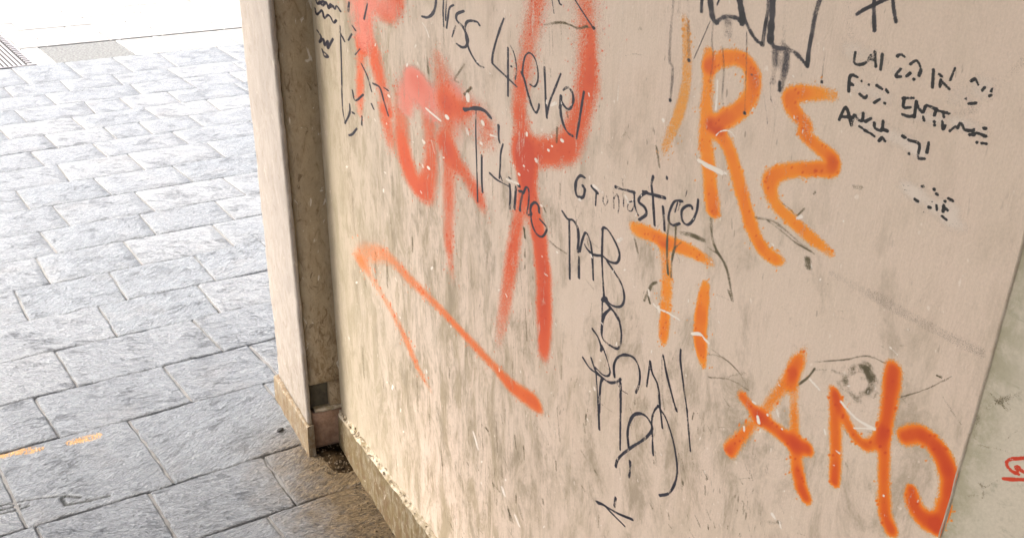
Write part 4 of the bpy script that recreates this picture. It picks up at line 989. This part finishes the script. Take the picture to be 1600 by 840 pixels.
paint('marker_line', [S4((147, 88), (140, 150), (170, 165), (215, 150), (245, 108)), S4((232, 125), (262, 135)), S4((268, 85), (275, 175)), (S4((315, 100), (305, 195)), dict(i=.8)), S4((410, 112), (430, 100), (455, 115)), S4((430, 190), (400, 235), (432, 240)), S4((490, 162), (530, 140), (556, 190), (545, 232)), S4((465, 238), (490, 218)), S4((512, 256)), S4((635, 195), (628, 305)), S4((670, 225), (688, 238)), S4((680, 260), (675, 302)), S4((685, 268), (735, 318)), S4((770, 185), (740, 260)),
                      S4((870, 268), (895, 256), (915, 290)), S4((855, 408), (900, 405)), S4((940, 325), (955, 308)), S4((1002, 315), (996, 330)), S4((985, 360), (995, 355)), (S4((835, 378)), dict(i=.7))], blk, .0009, 'first line of worn black capitals beginning DAI 20', r=2.5, soft=.45, clip=CL, sub=5)
paint('marker_line', [S4((105, 330), (110, 250), (125, 230), (158, 242)), S4((110, 280), (132, 292)), (S4((185, 268)), dict(r=2)), (S4((230, 290)), dict(r=2)), S4((280, 295), (312, 316)), S4((340, 322), (350, 338)), S4((175, 350), (205, 372), (218, 360)), S4((265, 402), (300, 380)), S4((328, 405)), S4((445, 375), (510, 372)), S4((452, 375), (448, 430), (492, 432)), S4((440, 475), (480, 488), (515, 485)), S4((515, 492), (528, 395)), S4((530, 400), (545, 440), (572, 460), (590, 420), (650, 442)), S4((570, 490), (576, 512)), S4((655, 442), (640, 482)), S4((640, 520)), S4((640, 542)), S4((650, 448), (735, 470)), S4((695, 462), (700, 492)),
                      S4((690, 520), (694, 566), (708, 545)), (S4((735, 580), (772, 550)), dict(i=.7)), S4((785, 562), (806, 528), (830, 570), (872, 576), (890, 568)), S4((860, 602), (890, 606)), S4((880, 590), (920, 596), (962, 612)), S4((906, 650)), S4((935, 655), (966, 658)), S4((945, 560), (962, 565))], blk, .0009, 'second line of worn black capitals reading PUOI ENTRARE', r=2.5, soft=.45, clip=CL, sub=5)
paint('marker_line', [S4((45, 508), (88, 432), (122, 542)), S4((62, 490), (122, 492)), S4((122, 542), (140, 478), (165, 510), (190, 512), (196, 468)), S4((172, 550), (190, 562)), S4((205, 575), (240, 594), (266, 612)), S4((245, 500), (210, 520)), S4((265, 530), (270, 560), (310, 576), (320, 518)), S4((310, 568), (346, 578)), S4((295, 640), (315, 620), (332, 642)), S4((440, 610), (462, 622)), S4((480, 635), (546, 662), (538, 742), (580, 752)), S4((606, 650), (594, 712)), (S4((480, 720)), dict(i=.8))], blk, .0009, 'third line of worn black capitals reading ANCHE TU', r=2.5, soft=.45, clip=CL, sub=5)
paint('marker_line', [S6((310, 258), (338, 275)), (S6((375, 132), (395, 130)), dict(i=.6)), S6((495, 160)), S6((510, 200), (530, 212)), S6((445, 333), (460, 338)), S6((518, 315), (524, 355)), S6((590, 310), (582, 375)), S6((590, 330), (625, 362)), S6((572, 420), (615, 455)), S6((600, 275)), S6((635, 248), (680, 272)), (S6((475, 280)), dict(i=.6, r=1.6)), (S6((395, 380)), dict(i=.6, r=1.8)), (S6((200, 120), (245, 125)), dict(i=.45, r=1.6)), (S6((210, 165), (260, 175)), dict(i=.45, r=1.4))], blk, .0009, 'lone scrap of black capitals almost rubbed away below', r=2.5, soft=.5, clip=CL, sub=4)
paint('marker_tag', [A((60, -5), (75, 30), (95, 12), (112, 42), (140, 18), (155, 62), (172, 30), (200, 66), (215, 45), (242, 82)), A((90, 30), (120, 10), (160, 50), (190, 45)), A((58, 62), (68, 105), (90, 92), (110, 78), (125, 132), (150, 112), (170, 125), (192, 166), (212, 150)), A((75, 225), (102, 270), (90, 310), (120, 288), (126, 332), (152, 300), (150, 352), (188, 285)), A((110, 362), (126, 412), (152, 410), (120, 378))], ink, IC, 'tiny black tag high in the far corner', r=1.5, soft=.45, clip=CL, sub=5)
paint('marker_tag', [(A((240, 240), (272, 302), (258, 268)), dict(r=1.6)), (A((330, 190), (352, 222)), dict(r=1.6)), (A((300, 295), (325, 250)), dict(r=1.3)), (A((306, 20), (300, 82)), dict(r=1.7)), (A((240, 190), (248, 400), (252, 560), (255, 720)) + B((262, 120), (278, 198)), dict(r=1, i=.8)), (B((310, 60), (310, 125), (275, 200)), dict(r=1.4)), (B((400, 150), (398, 212)), dict(r=1.3)), (B((330, 122), (345, 128)), dict(r=1.5)), (B((305, 288), (330, 278), (362, 238)), dict(r=1.3)), (A((395, 465), (440, 560), (470, 668)), dict(r=1.3)), (A((330, 660), (350, 735), (410, 690)), dict(r=1.4)), (A((480, 610), (530, 640), (560, 740), (592, 842)), dict(r=1.4)), (A((350, 400), (385, 358)), dict(r=1.1)), (B((470, 60), (485, 95)), dict(r=1.4)), (A((415, 140), (440, 30)), dict(r=1.2)), (A((560, 640), (590, 660)), dict(r=1.3))],
      ink, IC, 'thin scribbles around the first red letter', soft=.5, inten=.85, clip=CL, sub=5)

# -- bare plaster where the paint is knocked off
chips = [(F((1092, 251), (1108, 259), (1120, 264), (1134, 271)), dict(r=2.6)), (F((1100, 258), (1128, 272)), dict(r=1.8)), (B((868, 92), (900, 120), (970, 178)), dict(r=1.7)), (B((1020, 155)), dict(r=3)), (B((885, 525)), dict(r=2.6)), (B((855, 335), (850, 345)), dict(r=2)), (B((905, 320), (930, 420)), dict(r=1, i=.8)),
         (E_((235, 8), (238, 30)), dict(r=2.6)), (E_((345, 190), (350, 205)), dict(r=2.6)), (E_((335, 345)), dict(r=2.2)), (E_((230, 240), (238, 275)), dict(r=2.2)), (E_((925, 325)), dict(r=3)), (E_((735, 465), (740, 480)), dict(r=2.2)), (E_((610, 570)), dict(r=2)), (E_((645, 510)), dict(r=1.6)), (E_((825, 395)), dict(r=1.8)), (E_((850, 365)), dict(r=1.8)), (E_((670, 270), (668, 290)), dict(r=1.6)), (E_((405, 285), (450, 300)), dict(r=1.3)), (E_((855, 60), (880, 50)), dict(r=2)),
         (Q((660, 70), (690, 100), (760, 130), (850, 185)), dict(r=1.3)), (Q((695, 90), (700, 125)), dict(r=1.8)), (Q((940, 285), (1000, 288), (1030, 320), (1060, 352)), dict(r=2.2)), (Pp((860, 690), (868, 740)), dict(r=2)), (S8((580, 262), (620, 310), (660, 345), (722, 378)), dict(r=2.2)), (S8((635, 375), (690, 376), (725, 380)), dict(r=1.4)), (S8((205, 262), (218, 270)), dict(r=2)), (S8((228, 328), (232, 350)), dict(r=2.6)), (S8((170, 370), (170, 385)), dict(r=1.8)), (S8((330, 378)), dict(r=1.8)), (S8((268, 318)), dict(r=2)), (S8((450, 170), (490, 212)), dict(r=1.8)), (S8((790, 35), (820, 65)), dict(r=1.6)), (S8((310, 300), (315, 325)), dict(r=1.8)), (S8((510, 380), (515, 400)), dict(r=1.5)), (S8((760, 660)), dict(r=1.8)), (S8((560, 470), (575, 480)), dict(r=1.8)), (S8((290, 740), (300, 755)), dict(r=3)), (S8((320, 770), (326, 795)), dict(r=1.6)),
         (S7((765, 440), (785, 430)), dict(r=2.6)), (S7((640, 560), (650, 570)), dict(r=1.6)), (Cc((425, 690), (425, 735)), dict(r=2.4)), (Cc((95, 170), (120, 210), (142, 272)), dict(r=1.2, i=.8)), (F((740, 675), (747, 700)), dict(r=2)), (F((785, 762), (788, 772)), dict(r=2.2)), (F((805, 805), (811, 820)), dict(r=2)), (Hh((225, 190), (290, 240)), dict(r=2.6, i=.75)), (Hh((400, 590), (430, 570)), dict(r=3, i=.7)), (Hh((455, 260), (475, 310)), dict(r=2.6, i=.7)), (Hh((120, 290)), dict(r=2.4, i=.8)), (G((430, 95), (510, 125)), dict(r=2, i=.9)), (G((680, 285)), dict(r=2)), (G((795, 625)), dict(r=1.8)), (G((705, 780), (725, 795)), dict(r=1.6)),
         (S3((368, 640), (375, 560), (378, 470)), dict(r=1.7)), (S3((370, 790), (400, 765), (450, 765), (480, 800)), dict(r=1, i=.9)), (S3((60, 700)), dict(r=2.4)), (D((905, -10), (900, 200), (880, 500), (862, 740)), dict(r=1.4, i=.42)), (D((380, 770), (410, 755)), dict(r=1.6)), (S8((340, 640)), dict(r=1.2)), (B((595, 0)), dict(r=2.2))]
for k in range(150):
    px0, py0 = random.uniform(540, 1450), random.uniform(60, 830)
    if py0 > 600 + (px0 - 540) * 1.2: continue
    chips.append(([(px0, py0), (px0 + random.uniform(-2, 2), py0 + random.uniform(0, 5))], dict(r=random.uniform(.6, 1.3), i=random.uniform(.5, 1))))
paint('paint_chips', chips, M['chip'], .0011, soft=.4, clip=CL, sub=4, kind='stuff')
sidechip = None
print('paint faces', NPAINT[0])
